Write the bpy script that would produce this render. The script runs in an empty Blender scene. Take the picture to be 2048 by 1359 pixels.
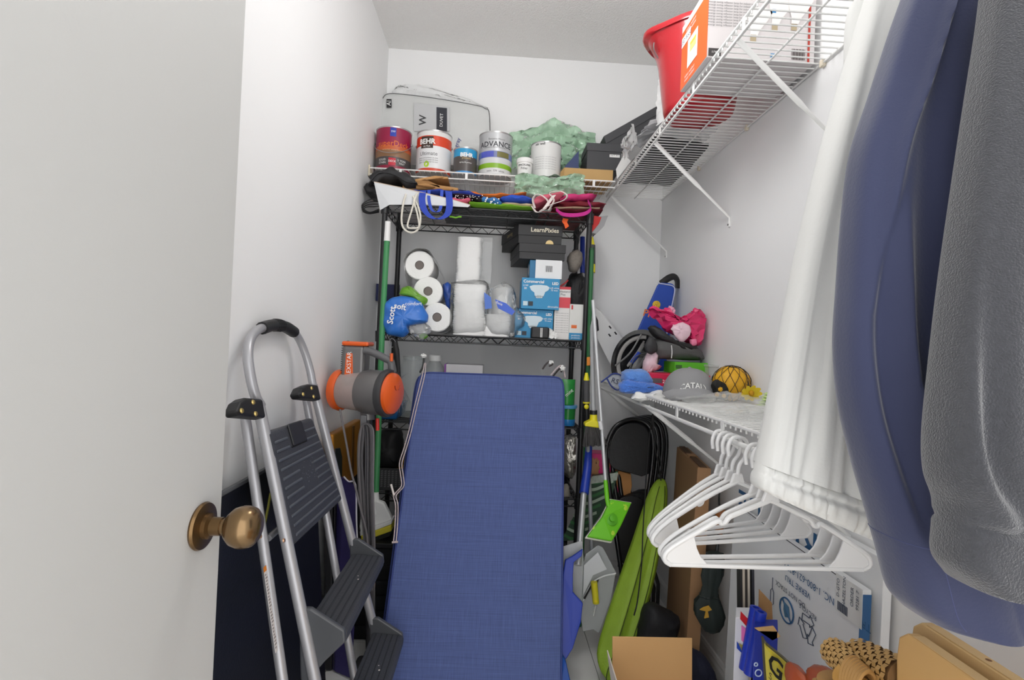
import bpy, math, random
from mathutils import Vector, Matrix, noise, Quaternion
R = random.Random(7)
scene = bpy.context.scene
COL = scene.collection
# ---------------------------------------------------------------- camera
F, CX, CY = 1020.0, 1024.0, 679.5            # focal length in pixels of the 2048x1359 frame
EYE = Vector((0, 0, 1.2))
_yd = Vector(((983 - CX) / F, -(688 - CY) / F, -1)).normalized()
_xd = Vector((1, -0.043, 0)); _xd = (_xd - _yd * _xd.dot(_yd)).normalized()
_zd = _xd.cross(_yd)
ROT = Matrix((_xd, _yd, _zd))                 # rows: world axes in camera coordinates
cam = bpy.data.cameras.new('camera'); camo = bpy.data.objects.new('camera', cam)
COL.objects.link(camo); cam.sensor_width = 36; cam.lens = 36 * F / 2048; cam.clip_start = .02
camo.matrix_world = Matrix.Translation(EYE) @ ROT.to_4x4()
scene.camera = camo
# ---------------------------------------------------------------- light
world = bpy.data.worlds.new('world'); scene.world = world; world.use_nodes = True
world.node_tree.nodes['Background'].inputs[0].default_value = (1, 1, 1, 1)
world.node_tree.nodes['Background'].inputs[1].default_value = 2.4
ld = bpy.data.lights.new('ceiling_lamp_light', 'POINT'); ld.energy = 10.5; ld.shadow_soft_size = .11; ld.color = (1, .995, .985)
lo = bpy.data.objects.new('ceiling_lamp_light', ld); COL.objects.link(lo); lo.location = (.2, 1.3, 2.3)
vs = scene.view_settings
vs.view_transform = 'Standard'; vs.look = 'None'; vs.exposure = 0.12; vs.gamma = 1; vs.use_curve_mapping = False
scene.cycles.max_bounces = 10; scene.cycles.transparent_max_bounces = 24
# ---------------------------------------------------------------- helpers
def ray(px, py): return ROT @ Vector(((px - CX) / F, -(py - CY) / F, -1))
def P(px, py, Y): d = ray(px, py); return EYE + d * (Y / d.y)
def PX(px, py, X): d = ray(px, py); return EYE + d * (X / d.x)
def PZ(px, py, Z): d = ray(px, py); return EYE + d * ((Z - 1.2) / d.z)
def PP(px, py, o, n): d = ray(px, py); return EYE + d * ((Vector(o) - EYE).dot(n) / d.dot(n))
def PS(pts, Y): return [P(a, b, Y) for a, b in pts]
def lin(c): c /= 255.; return c / 12.92 if c <= .04045 else ((c + .055) / 1.055) ** 2.4
_mc = {}
def K(r, g, b, rough=.5, metal=0, var=.06, vs=12, bump=0, bs=60, trans=0, alpha=1, sheen=0, coat=0, weave=0, emit=0):
    key = (r, g, b, rough, metal, var, vs, bump, bs, trans, alpha, sheen, coat, weave, emit)
    if key in _mc: return _mc[key]
    m = bpy.data.materials.new('mat_%d_%d_%d' % (r, g, b)); m.use_nodes = True; nt = m.node_tree; N = nt.nodes; L = nt.links
    bs_ = N['Principled BSDF']; I = bs_.inputs
    c = (lin(r), lin(g), lin(b), 1)
    tc = N.new('ShaderNodeTexCoord')
    if var:
        nz = N.new('ShaderNodeTexNoise'); nz.inputs['Scale'].default_value = vs; nz.inputs['Detail'].default_value = 4
        L.new(tc.outputs['Object'], nz.inputs['Vector'])
        mx = N.new('ShaderNodeMixRGB'); mx.inputs[1].default_value = tuple(x * (1 - var) for x in c[:3]) + (1,)
        mx.inputs[2].default_value = tuple(min(1, x * (1 + var)) for x in c[:3]) + (1,)
        L.new(nz.outputs['Fac'], mx.inputs[0]); L.new(mx.outputs[0], I['Base Color'])
    else: I['Base Color'].default_value = c
    I['Roughness'].default_value = rough; I['Metallic'].default_value = metal
    I['Transmission Weight'].default_value = trans; I['Alpha'].default_value = alpha
    I['Sheen Weight'].default_value = sheen; I['Coat Weight'].default_value = coat
    if emit: I['Emission Color'].default_value = c; I['Emission Strength'].default_value = emit
    if bump:
        n2 = N.new('ShaderNodeTexNoise'); n2.inputs['Scale'].default_value = bs; n2.inputs['Detail'].default_value = 3
        L.new(tc.outputs['Object'], n2.inputs['Vector']); bp = N.new('ShaderNodeBump'); bp.inputs['Strength'].default_value = bump
        bp.inputs['Distance'].default_value = .004
        L.new(n2.outputs['Fac'], bp.inputs['Height']); L.new(bp.outputs[0], I['Normal'])
    if weave:
        mpx = []
        for sc_ in ((weave, 6, weave * .15), (6, weave, weave * .15)):
            mp = N.new('ShaderNodeMapping'); mp.inputs['Scale'].default_value = (sc_[0], 40, sc_[1]); L.new(tc.outputs['Object'], mp.inputs['Vector'])
            n3 = N.new('ShaderNodeTexNoise'); n3.inputs['Scale'].default_value = 1; L.new(mp.outputs[0], n3.inputs['Vector']); mpx.append(n3)
        ad = N.new('ShaderNodeMath'); ad.operation = 'ADD'; L.new(mpx[0].outputs['Fac'], ad.inputs[0]); L.new(mpx[1].outputs['Fac'], ad.inputs[1])
        rp = N.new('ShaderNodeMapRange'); rp.inputs['From Min'].default_value = .7; rp.inputs['From Max'].default_value = 1.3
        rp.inputs['To Min'].default_value = .78; rp.inputs['To Max'].default_value = 1.25; L.new(ad.outputs[0], rp.inputs['Value'])
        m2 = N.new('ShaderNodeMixRGB'); m2.blend_type = 'MULTIPLY'; m2.inputs[0].default_value = 1; m2.inputs[1].default_value = c
        L.new(rp.outputs[0], m2.inputs[2]); L.new(m2.outputs[0], I['Base Color'])
        bp = N.new('ShaderNodeBump'); bp.inputs['Strength'].default_value = .25; bp.inputs['Distance'].default_value = .002
        L.new(ad.outputs[0], bp.inputs['Height']); L.new(bp.outputs[0], I['Normal'])
    _mc[key] = m
    return m
def FILM(r=235, g=238, b=238, a=.22, rough=.1):            # thin plastic film: mostly see-through with sharp glints
    key = ('film', r, g, b, a, rough)
    if key in _mc: return _mc[key]
    m = bpy.data.materials.new('film_%d_%d_%d' % (r, g, b)); m.use_nodes = True; nt = m.node_tree; N = nt.nodes; L = nt.links
    N.remove(N['Principled BSDF']); out = N['Material Output']; c = (lin(r), lin(g), lin(b), 1)
    tc = N.new('ShaderNodeTexCoord'); n1 = N.new('ShaderNodeTexNoise'); n1.inputs['Scale'].default_value = 26; n1.inputs['Detail'].default_value = 3
    n1.inputs['Distortion'].default_value = 1.2; L.new(tc.outputs['Object'], n1.inputs['Vector'])
    bp = N.new('ShaderNodeBump'); bp.inputs['Strength'].default_value = 1; bp.inputs['Distance'].default_value = .005; L.new(n1.outputs['Fac'], bp.inputs['Height'])
    tr = N.new('ShaderNodeBsdfTransparent'); tr.inputs[0].default_value = tuple(.55 + .45 * x for x in c[:3]) + (1,) if min(r, g, b) < 200 else (.985, .985, .985, 1)
    df = N.new('ShaderNodeBsdfDiffuse'); df.inputs[0].default_value = c; L.new(bp.outputs[0], df.inputs['Normal'])
    gl = N.new('ShaderNodeBsdfGlossy'); gl.inputs['Roughness'].default_value = rough; gl.inputs[0].default_value = (1, 1, 1, 1); L.new(bp.outputs[0], gl.inputs['Normal'])
    m1 = N.new('ShaderNodeMixShader'); m1.inputs[0].default_value = a * .6; L.new(tr.outputs[0], m1.inputs[1]); L.new(df.outputs[0], m1.inputs[2])
    fr = N.new('ShaderNodeFresnel'); fr.inputs[0].default_value = 1.38; L.new(bp.outputs[0], fr.inputs['Normal'])
    m2 = N.new('ShaderNodeMixShader'); L.new(fr.outputs[0], m2.inputs[0]); L.new(m1.outputs[0], m2.inputs[1]); L.new(gl.outputs[0], m2.inputs[2])
    L.new(m2.outputs[0], out.inputs[0]); _mc[key] = m
    return m
class MB:
    def __init__(s): s.v = []; s.f = []
    def add(s, vs, fs):
        o = len(s.v); s.v += [Vector(a) for a in vs]; s.f += [tuple(i + o for i in f) for f in fs]; return s
    def obox(s, o, a, b, c):
        o, a, b, c = map(Vector, (o, a, b, c))
        v = [o, o + a, o + a + b, o + b, o + c, o + a + c, o + a + b + c, o + b + c]
        return s.add(v, [(0, 3, 2, 1), (4, 5, 6, 7), (0, 1, 5, 4), (1, 2, 6, 5), (2, 3, 7, 6), (3, 0, 4, 7)])
    def box(s, x0, x1, y0, y1, z0, z1): return s.obox((x0, y0, z0), (x1 - x0, 0, 0), (0, y1 - y0, 0), (0, 0, z1 - z0))
    def prism(s, poly, vec):
        n = len(poly); vec = Vector(vec); a = [Vector(p) for p in poly]
        return s.add(a + [p + vec for p in a], [tuple(range(n))[::-1], tuple(range(n, 2 * n))] + [(i, (i + 1) % n, n + (i + 1) % n, n + i) for i in range(n)])
    def tube(s, pts, r, n=8, closed=False, flat=1.0, up=None):
        pts = [Vector(p) for p in pts]; m = len(pts); rr = r if isinstance(r, (list, tuple)) else [r] * m
        prev = None; vs = []
        for i, p in enumerate(pts):
            a = pts[i - 1] if (i or closed) else p; b = pts[(i + 1) % m] if (i < m - 1 or closed) else p
            t = (b - a)
            t = t.normalized() if t.length > 1e-9 else Vector((0, 0, 1))
            if prev is None:
                u = Vector(up) if up is not None else (Vector((0, 0, 1)) if abs(t.z) < .9 else Vector((1, 0, 0)))
            else: u = prev
            u = (u - t * u.dot(t))
            u = u.normalized() if u.length > 1e-6 else t.orthogonal().normalized()
            prev = u; w = t.cross(u)
            for k in range(n):
                an = 2 * math.pi * k / n
                vs.append(p + u * math.cos(an) * rr[i] + w * math.sin(an) * rr[i] * flat)
        fs = []
        for i in range(m if closed else m - 1):
            j = (i + 1) % m
            for k in range(n): fs.append((i * n + k, i * n + (k + 1) % n, j * n + (k + 1) % n, j * n + k))
        if not closed: fs += [tuple(range(n))[::-1], tuple(range((m - 1) * n, m * n))]
        return s.add(vs, fs)
    def lathe(s, prof, base, axis=(0, 0, 1), n=24):
        ax = Vector(axis).normalized(); u = ax.orthogonal().normalized(); w = ax.cross(u); base = Vector(base)
        vs = [base + ax * h + (u * math.cos(2 * math.pi * k / n) + w * math.sin(2 * math.pi * k / n)) * r for r, h in prof for k in range(n)]
        m = len(prof); fs = [(i * n + k, i * n + (k + 1) % n, (i + 1) * n + (k + 1) % n, (i + 1) * n + k) for i in range(m - 1) for k in range(n)]
        return s.add(vs, fs + [tuple(range(n))[::-1], tuple(range((m - 1) * n, m * n))])
    def loft(s, rings, cap=True):
        n = len(rings[0]); m = len(rings); vs = [p for r in rings for p in r]
        fs = [(i * n + k, i * n + (k + 1) % n, (i + 1) * n + (k + 1) % n, (i + 1) * n + k) for i in range(m - 1) for k in range(n)]
        if cap: fs += [tuple(range(n))[::-1], tuple(range((m - 1) * n, m * n))]
        return s.add(vs, fs)
    def grid(s, f, nu, nv, th=None):
        """surface f(u,v) on 0..1; th = thickness vector makes it a closed sheet"""
        g = [Vector(f(i / nu, j / nv)) for i in range(nu + 1) for j in range(nv + 1)]; w = nv + 1
        fs = [(i * w + j, i * w + j + 1, (i + 1) * w + j + 1, (i + 1) * w + j) for i in range(nu) for j in range(nv)]
        if th is None: return s.add(g, fs)
        o = len(g); th = Vector(th); edge = [i * w for i in range(nu + 1)] + [nu * w + j for j in range(1, nv + 1)] + [i * w + nv for i in range(nu - 1, -1, -1)] + [j for j in range(nv - 1, 0, -1)]
        fs2 = [tuple(i + o for i in f[::-1]) for f in fs]
        es = [(edge[k], edge[(k + 1) % len(edge)], edge[(k + 1) % len(edge)] + o, edge[k] + o) for k in range(len(edge))]
        return s.add(g + [p + th for p in g], fs + fs2 + es)
    def blob(s, c, rx, ry, rz, amp=.1, sc=2., seed=0, e=1.0, nu=20, nv=14, rot=None):
        c = Vector(c); vs = []
        def sp(x): return math.copysign(abs(x) ** e, x)
        for j in range(nv + 1):
            ph = -math.pi / 2 + math.pi * j / nv
            for i in range(nu):
                t = 2 * math.pi * i / nu
                d = Vector((sp(math.cos(ph)) * sp(math.cos(t)), sp(math.cos(ph)) * sp(math.sin(t)), sp(math.sin(ph))))
                k = 1 + amp * noise.noise(d * sc + Vector((seed * 7.1, seed * 3.3, seed)))*2
                p = Vector((d.x * rx, d.y * ry, d.z * rz)) * k
                vs.append(c + (rot @ p if rot else p))
        fs = [(j * nu + i, j * nu + (i + 1) % nu, (j + 1) * nu + (i + 1) % nu, (j + 1) * nu + i) for j in range(nv) for i in range(nu)]
        return s.add(vs, fs)
    def build(s, name, mat, parent=None, smooth=False, bevel=0, seg=2, sub=0, label=None):
        me = bpy.data.meshes.new(name); me.from_pydata([tuple(v) for v in s.v], [], s.f); me.validate(); me.update()
        import bmesh
        bm = bmesh.new(); bm.from_mesh(me); bmesh.ops.remove_doubles(bm, verts=bm.verts, dist=1e-6); bmesh.ops.recalc_face_normals(bm, faces=bm.faces); bm.to_mesh(me); bm.free()
        o = bpy.data.objects.new(name, me); COL.objects.link(o); me.materials.append(mat)
        if smooth:
            for p in me.polygons: p.use_smooth = True
            try: me.set_sharp_from_angle(angle=math.radians(smooth if smooth > 1 else 45))
            except Exception: pass
        if bevel:
            b = o.modifiers.new('bevel', 'BEVEL'); b.width = bevel; b.segments = seg; b.limit_method = 'ANGLE'; b.angle_limit = math.radians(40)
        if sub: b = o.modifiers.new('sub', 'SUBSURF'); b.levels = sub; b.render_levels = sub
        if parent is not None:
            o.parent = parent; o.matrix_parent_inverse = base_of(parent).inverted()
        if label: o['label'] = label
        return o
def base_of(o):
    m = Matrix.Translation(o.location)
    return base_of(o.parent) @ o.matrix_parent_inverse @ m if o.parent else m
def tag(o, label, cat, group=None, kind=None):
    o['label'] = label; o['category'] = cat
    if group: o['group'] = group
    if kind: o['kind'] = kind
    return o
def thing(name, label, cat, loc, group=None):
    o = bpy.data.objects.new(name, None); COL.objects.link(o); o.location = Vector(loc); o.empty_display_size = .05
    return tag(o, label, cat, group)
def struct(o): o['kind'] = 'structure'; return o
def link_copy(o, parent, dx=(0, 0, 0)):
    c = o.copy(); COL.objects.link(c); c.parent = parent
    if parent: c.matrix_parent_inverse = base_of(parent).inverted()
    c.location = o.location + Vector(dx)
    return c
def copy_tree(root, delta, label=None, group=None):
    r = root.copy(); COL.objects.link(r); r.location = root.location + Vector(delta)
    if label: r['label'] = label
    if group: r['group'] = group
    for ch in root.children:
        c = ch.copy(); COL.objects.link(c); c.parent = r; c.matrix_parent_inverse = ch.matrix_parent_inverse.copy()
        for g in ch.children:
            d = g.copy(); COL.objects.link(d); d.parent = c; d.matrix_parent_inverse = g.matrix_parent_inverse.copy()
    return r
def lettering(s, size, o, xd, yd, mat, parent, name='lettering', warp=None, ext=.0004, center=True, bold=0, wide=1.0):
    cu = bpy.data.curves.new('t', 'FONT'); cu.body = s; cu.size = size; cu.extrude = 0; cu.resolution_u = 2; cu.offset = bold * size
    cu.align_x = 'CENTER' if center else 'LEFT'; cu.align_y = 'CENTER'
    ob = bpy.data.objects.new('t', cu); COL.objects.link(ob)
    dg = bpy.context.evaluated_depsgraph_get(); me = bpy.data.meshes.new_from_object(ob.evaluated_get(dg))
    bpy.data.objects.remove(ob); o = Vector(o) if o else Vector(); xd = Vector(xd).normalized(); yd = Vector(yd).normalized(); nn = xd.cross(yd)
    m = MB(); vs = [(warp(v.co.x * wide, v.co.y) if warp else o + xd * v.co.x * wide + yd * v.co.y + nn * ext) for v in me.vertices]
    m.add(vs, [tuple(p.vertices) for p in me.polygons]); bpy.data.meshes.remove(me)
    if not m.f: return None
    return m.build(name, mat, parent)
def patch(o, a, b, mat, parent, name='label_panel', th=.0006):
    """thin printed panel: corner o, edges a and b (a x b points outwards)"""
    o, a, b = map(Vector, (o, a, b)); n = a.cross(b).normalized() * th
    return MB().obox(o + n * .2, a, b, n).build(name, mat, parent)
def arc(c, r, a0, a1, n, ax=(1, 0, 0), ay=(0, 0, 1)):
    c, ax, ay = Vector(c), Vector(ax), Vector(ay)
    return [c + (ax * math.cos(math.radians(a0 + (a1 - a0) * i / n)) + ay * math.sin(math.radians(a0 + (a1 - a0) * i / n))) * r for i in range(n + 1)]
def smooth(pts, n=6):
    """Catmull-Rom through pts"""
    p = [Vector(a) for a in pts]; q = [p[0] * 2 - p[1]] + p + [p[-1] * 2 - p[-2]]; out = []
    for i in range(1, len(q) - 2):
        for k in range(n):
            t = k / n; a, b, c, d = q[i - 1:i + 3]
            out.append(.5 * ((2 * b) + (c - a) * t + (2 * a - 5 * b + 4 * c - d) * t * t + (3 * b - a - 3 * c + d) * t ** 3))
    return out + [p[-1]]
def ribbon(m, pts, wd, w, th=.0015):
    """flat band through pts, half-width vector wd*w/2"""
    pts = [Vector(p) for p in pts]; wd = Vector(wd).normalized() * (w / 2); k = len(pts); vs = []
    for i, p in enumerate(pts):
        t = (pts[min(i + 1, k - 1)] - pts[max(i - 1, 0)]); n = t.cross(wd)
        n = n.normalized() * (th / 2) if n.length > 1e-9 else Vector((0, 0, th / 2))
        vs += [p - wd - n, p + wd - n, p + wd + n, p - wd + n]
    fs = [(i * 4 + a, i * 4 + (a + 1) % 4, i * 4 + 4 + (a + 1) % 4, i * 4 + 4 + a) for i in range(k - 1) for a in range(4)]
    return m.add(vs, fs + [(0, 1, 2, 3), tuple(4 * k - 4 + i for i in range(4))])
def fb(pL, pB, pR, pT, Y):
    """x0,x1,z0,z1 of an upright face at distance Y whose pixel box is pL..pR, pT..pB"""
    a = P(pL, (pB + pT) / 2, Y); b = P(pR, (pB + pT) / 2, Y); c = P((pL + pR) / 2, pB, Y); d = P((pL + pR) / 2, pT, Y)
    return a.x, b.x, c.z, d.z
def nz(x, y, z=0.): return noise.noise(Vector((x, y, z)))
# ================================================================ room
XL, XR, YB, ZC, YF = -.61, .886, 2.71, 2.74, -.55
def wallmat(c, bump=.05, bs=170): return K(c, c, c, .75, var=.012, vs=3, bump=bump, bs=bs)
WALL = wallmat(243)
struct(MB().box(XL - .1, XL, YF, YB + .1, 0, ZC).build('wall_left', WALL))
struct(MB().box(XR, XR + .1, YF, YB + .1, 0, ZC).build('wall_right', WALL))
struct(MB().box(XL, XR, YB, YB + .1, 0, ZC).build('wall_back', WALL))
struct(MB().box(XL - .1, XR + .1, YF, YB + .1, ZC, ZC + .08).build('ceiling', K(240, 239, 237, .9, var=.02, vs=90, bump=1.0, bs=130)))
fl = struct(MB().box(XL - .1, XR + .1, YF - .6, YB + .1, -.06, -.004).build('floor', K(120, 118, 114, .6)))
planks = [K(233, 232, 229, .45, var=.05, vs=9, bump=.1, bs=40), K(229, 228, 225, .45, var=.05, vs=9, bump=.1, bs=40), K(237, 236, 234, .45, var=.05, vs=9, bump=.1, bs=40)]
kk = 0
for i in range(10):
    x0 = XL - .1 + i * .165
    y = YF - .6 + (i % 3) * -.4
    while y < YB:
        y1 = min(y + 1.2, YB); ya = max(y, YF - .6)
        if y1 - ya > .03: MB().box(x0 + .001, min(x0 + .164, XR + .05), ya + .001, y1 - .001, -.004, 0).build('plank', planks[kk % 3], fl, bevel=.0008, seg=1)
        y += 1.2; kk += 1
TRIM = K(228, 228, 227, .4, var=.01)
def baseboard(name, a, b, n):
    a, b, n = Vector(a), Vector(b), Vector(n)
    prof = [(0, 0), (.014, 0), (.014, .055), (.011, .066), (.011, .074), (.006, .084), (0, .086)]
    return struct(MB().prism([a + n * d + Vector((0, 0, h)) for d, h in prof], b - a).build(name, TRIM))
baseboard('baseboard_left', (XL, YF, 0), (XL, YB, 0), (1, 0, 0))
baseboard('baseboard_right', (XR, YF, 0), (XR, YB, 0), (-1, 0, 0))
baseboard('baseboard_back', (XL, YB, 0), (XR, YB, 0), (0, -1, 0))
# ---- open door with knob
DXF, DYE = -.392, .781
door = struct(bpy.data.objects.new('door_1', None)); COL.objects.link(door); door.location = (DXF, DYE, 0); 
door['label'] = 'white open door slab with aged brass knob at the left'
MB().box(DXF - .036, DXF, DYE - .80, DYE, .012, 2.04).build('slab', K(196, 196, 194, .55, var=.012, vs=4, bump=.04, bs=140), door, bevel=.002)
BR = K(112, 88, 58, .3, metal=.85, var=.28, vs=40)
kc = PX(401, 1051, DXF); kn = MB()
kn.lathe([(.0, 0), (.031, 0), (.0325, .003), (.031, .0065), (.026, .008), (.0, .009)], kc, (1, 0, 0), 36)
rose = kn.build('door_knob_rose', BR, door, smooth=40)
MB().lathe([(.0, .006), (.0175, .006), (.0175, .014), (.0125, .0165), (.0125, .03), (.0, .03)], kc, (1, 0, 0), 28).build('knob_collar', BR, rose, smooth=40)
MB().lathe([(0, .026), (.011, .026), (.011, .034), (.0115, .036), (.018, .038), (.0255, .046), (.0288, .056), (.0288, .063), (.026, .072), (.019, .0785), (.010, .0815), (0, .0822)], kc, (1, 0, 0), 36).build('knob', K(128, 104, 74, .22, metal=.8, var=.3, vs=38), rose, smooth=60)
# ---- flush lamp on the ceiling, out of frame above
lt = thing('ceiling_lamp', 'bare bulb holder hanging from the ceiling above the closet centre', 'lamp', (.2, 1.3, ZC))
MB().lathe([(0, 0), (.05, 0), (.05, -.03), (.006, -.035), (.006, -.32), (.018, -.325), (.018, -.35), (0, -.35)], (.2, 1.3, ZC), (0, 0, 1), 28).build('lamp_base', K(220, 220, 215, .4), lt, smooth=True)
# ================================================================ white wire shelving
WW = K(236, 236, 234, .35, var=.01)
WR = .0026
def wire_shelf_x(name, label, x0, x1, y0, y1, z, lip):       # deck wires run in y, rails in x
    T = thing(name, label, 'wire shelf', ((x0 + x1) / 2, (y0 + y1) / 2, z))
    m = MB(); n = int((x1 - x0) / .0254)
    for i in range(n + 1):
        x = x0 + .005 + i * .0254
        m.tube([(x, y1, z), (x, y0 + .004, z), (x, y0, z - .006)], .0017, 5)
    m.build('deck_wires', WW, T)
    for yy, zz, nm in ((y0 - .001, z, 'front_rail'), (y0 - .001, z - lip, 'front_rail'), (y1 - .004, z - .004, 'back_rail'), ((y0 + y1) / 2, z - .004, 'cross_rail')):
        MB().tube([(x0, yy, zz), (x1, yy, zz)], .0034, 8).build(nm, WW, T)
    for px in (801, 933, 1061, 1188):
        x = P(px, 350, y0).x; MB().box(x - .006, x + .006, y0 - .006, y0 - .002, z - lip - .002, z + .002).build('lip_tie', WW, T, bevel=.001, seg=1)
    MB().box(x0, x0 + .006, y0 - .012, y0 + .05, z - .04, z + .012).build('end_bracket', K(222, 212, 190, .5), T, bevel=.002)
    return T
wire_shelf_x('wire_shelf', 'white wire shelf on the back wall carrying the paint cans', XL + .002, .555, 2.405, YB - .003, 2.0, .03)
def wire_shelf_y(name, label, x0, x1, y0, y1, z, lip, ties, braces, tw, rodr, drop):
    T = thing(name, label, 'wire shelf', ((x0 + x1) / 2, (y0 + y1) / 2, z))
    m = MB(); n = int((y1 - y0) / .0254)
    for i in range(n + 1):
        y = y1 - .006 - i * .0254
        m.tube([(x1 - .003, y, z), (x0 + .004, y, z), (x0, y, z - .004), (x0, y, z - (lip if lip < .032 else .012))], .0023, 5)
    m.build('deck_wires', WW, T)
    for xx, zz, nm, r in ((x0, z - .001, 'front_rail', .0042), (x0, z - lip, 'front_rail', rodr), (x1 - .006, z - .005, 'back_rail', .0034), ((x0 + x1) / 2, z - .0045, 'cross_rail', .003)):
        MB().tube([(xx, y0, zz), (xx, y1, zz)], r, 8).build(nm, WW, T, smooth=True)
    for y in ties: MB().box(x0 - .004, x0, y - tw / 2, y + tw / 2, z - lip - .003, z + .003).build('lip_tie', WW, T, bevel=.001, seg=1)
    for y in braces:
        b = MB(); a = Vector((x0 + .004, y, z - lip)); e = Vector((x1 - .004, y, z - drop)); 
        b.tube([a, a.lerp(e, .55), a.lerp(e, .62), e, e + Vector((.002, 0, -.035))], [.0085, .0085, .0055, .0045, .006], 8, flat=.55)
        o = b.build('brace', WW, T, smooth=True)
        MB().lathe([(0, 0), (.004, 0), (.004, .002), (0, .002)], e + Vector((-.004, 0, -.028)), (-1, 0, 0), 10).build('screw', K(150, 150, 148, .3, metal=.8), o)
    y = y1 - .5
    while y > y0:
        MB().box(x1 - .012, x1, y - .007, y + .007, z - .016, z + .004).build('wall_clip', K(225, 215, 195, .5), T, bevel=.002); y -= .42
    return T
SX = .581
wire_shelf_y('wire_shelf', 'white wire shelf high on the right wall carrying red bucket and orange carton', SX, XR, -.3, YB - .003, 2.02, .032, [2.45 - .31 * i for i in range(9)], [2.6, 1.9, 1.25, .5], .012, .0046, .3)
wire_shelf_y('wire_shelf', 'white wire shelf with hanging rod low on right wall under sports gear', SX, XR, .975, YB - .003, 1.035, .04, [2.35, 1.93, 1.55, 1.24, .985], [2.55, 1.86, 1.2], .016, .006, .26)
# ================================================================ black wire rack
BK = K(34, 34, 36, .35, var=.05)
RX0, RX1, RY0, RY1 = -.498, .418, 2.28, 2.636
rk = thing('wire_rack', 'black wire shelving rack standing against the back wall', 'shelving rack', ((RX0 + RX1) / 2, (RY0 + RY1) / 2, 0))
for x in (RX0, RX1):
    for y in (RY0, RY1):
        p = MB().lathe([(0, .008), (.0125, .008), (.0125, 1.835), (.0135, 1.84), (.0135, 1.852), (0, 1.856)], (x, y, 0), (0, 0, 1), 14).build('post', BK, rk, smooth=40)
        MB().lathe([(0, 0), (.016, 0), (.016, .006), (.006, .008), (.006, .012), (0, .012)], (x, y, 0), (0, 0, 1), 12).build('leveling_foot', BK, p)
for z in (1.80, 1.232, .838, .522, .2):
    fr = MB(); h = .032
    for zz, r in ((z, .0034), (z - h, .0034)):
        fr.tube([(RX0, RY0, zz), (RX1, RY0, zz)], r, 6); fr.tube([(RX0, RY1, zz), (RX1, RY1, zz)], r, 6)
        fr.tube([(RX0, RY0, zz), (RX0, RY1, zz)], r, 6); fr.tube([(RX1, RY0, zz), (RX1, RY1, zz)], r, 6)
    sh = fr.build('shelf_frame', BK, rk, smooth=40)
    tr = MB()
    for yy in (RY0, RY1):
        n = 26; tr.tube([(RX0 + (RX1 - RX0) * i / n, yy, z - (h if i % 2 else 0)) for i in range(n + 1)], .0022, 5)
    for xx in (RX0, RX1):
        n = 10; tr.tube([(xx, RY0 + (RY1 - RY0) * i / n, z - (h if i % 2 else 0)) for i in range(n + 1)], .0022, 5)
    tr.build('truss_wire', BK, sh)
    dk = MB()
    for i in range(1, 14): yy = RY0 + (RY1 - RY0) * i / 14; dk.tube([(RX0, yy, z), (RX1, yy, z)], .0017, 5)
    for i in range(1, 5): xx = RX0 + (RX1 - RX0) * i / 5; dk.tube([(xx, RY0, z - .003), (xx, RY1, z - .003)], .0026, 5)
    dk.build('deck_wires', BK, sh)
    for x in (RX0, RX1):
        for y in (RY0, RY1): MB().lathe([(0, -h - .01), (.0165, -h - .01), (.0185, .006), (0, .006)], (x, y, z), (0, 0, 1), 12).build('corner_sleeve', BK, sh, smooth=40)
# ================================================================ things on the back wire shelf
ZS = 2.0022
STEEL = K(190, 190, 190, .28, metal=.75, var=.05)
WHT = K(236, 236, 234, .45, var=.02); BLKP = K(24, 24, 26, .5); GRYT = K(96, 96, 98, .6); WPRINT = K(240, 240, 238, .5, var=0)
def cyl_warp(c, r, z, a0=0.):
    def w(x, y):
        a = a0 + x / r
        return Vector((c[0] + (r + .0008) * math.sin(a), c[1] - (r + .0008) * math.cos(a), z + y))
    return w
def cyl_patch(c, r, z0, z1, a0, a1, mat, parent, name='label_panel', n=10, e=.0006):
    m = MB(); m.grid(lambda u, v: (c[0] + (r + e) * math.sin(a0 + (a1 - a0) * u), c[1] - (r + e) * math.cos(a0 + (a1 - a0) * u), z0 + (z1 - z0) * v), n, 1)
    return m.build(name, mat, parent, smooth=True)
def can(label, px, Y, r, h, bands, bail=None, lid=STEEL, name='paint_can', rimless=False):
    x = P(px, 330, Y).x; c = (x, Y)
    T = thing(name, label, 'paint can', (x, Y, ZS), 'paint cans on the back shelf')
    b = MB().lathe([(0, 0), (r, 0), (r + .0018, .002), (r, .005), (r, h - .006), (r + .002, h - .003), (r + .002, h), (r - .006, h + .001), (r - .008, h - .004), (0, h - .004)], (x, Y, ZS), (0, 0, 1), 40)
    b.build('can_body', lid, T, smooth=40)
    for i, (h0, h1, mt) in enumerate(bands):
        MB().lathe([(r + .0003, h0 * h), (r + .0003, h1 * h)], (x, Y, ZS), (0, 0, 1), 40).build('label_band', mt, T, smooth=True)
    if bail:
        z = ZS + h * .72; pts = []
        for i in range(17):
            t = math.pi * i / 16
            pts.append((x - math.cos(t) * (r + .006), Y - math.sin(t) * (r + .012) * bail[0], z + math.sin(t) * bail[1]))
        MB().tube(pts, .0016, 6).build('bail_handle', K(170, 170, 168, .3, metal=.8), T, smooth=True)
        for s in (-1, 1): MB().lathe([(0, 0), (.007, 0), (.005, .006), (0, .006)], (x + s * r, Y, z), (s, 0, 0), 12).build('bail_ear', K(150, 150, 150, .4, metal=.6), T)
    return T, c, r, h
C1 = can('dark red paint can with drooping wire handle at left end of the shelf', 786, 2.50, .084, .206,
    [(.03, .10, K(142, 26, 58, .35)), (.10, .30, K(74, 70, 70, .35)), (.30, .46, K(142, 104, 74, .35)), (.46, .55, K(196, 96, 52, .35)), (.55, .97, K(150, 22, 66, .35))], (1, -.075))
T, c, r, h = C1; A0 = .14
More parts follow.
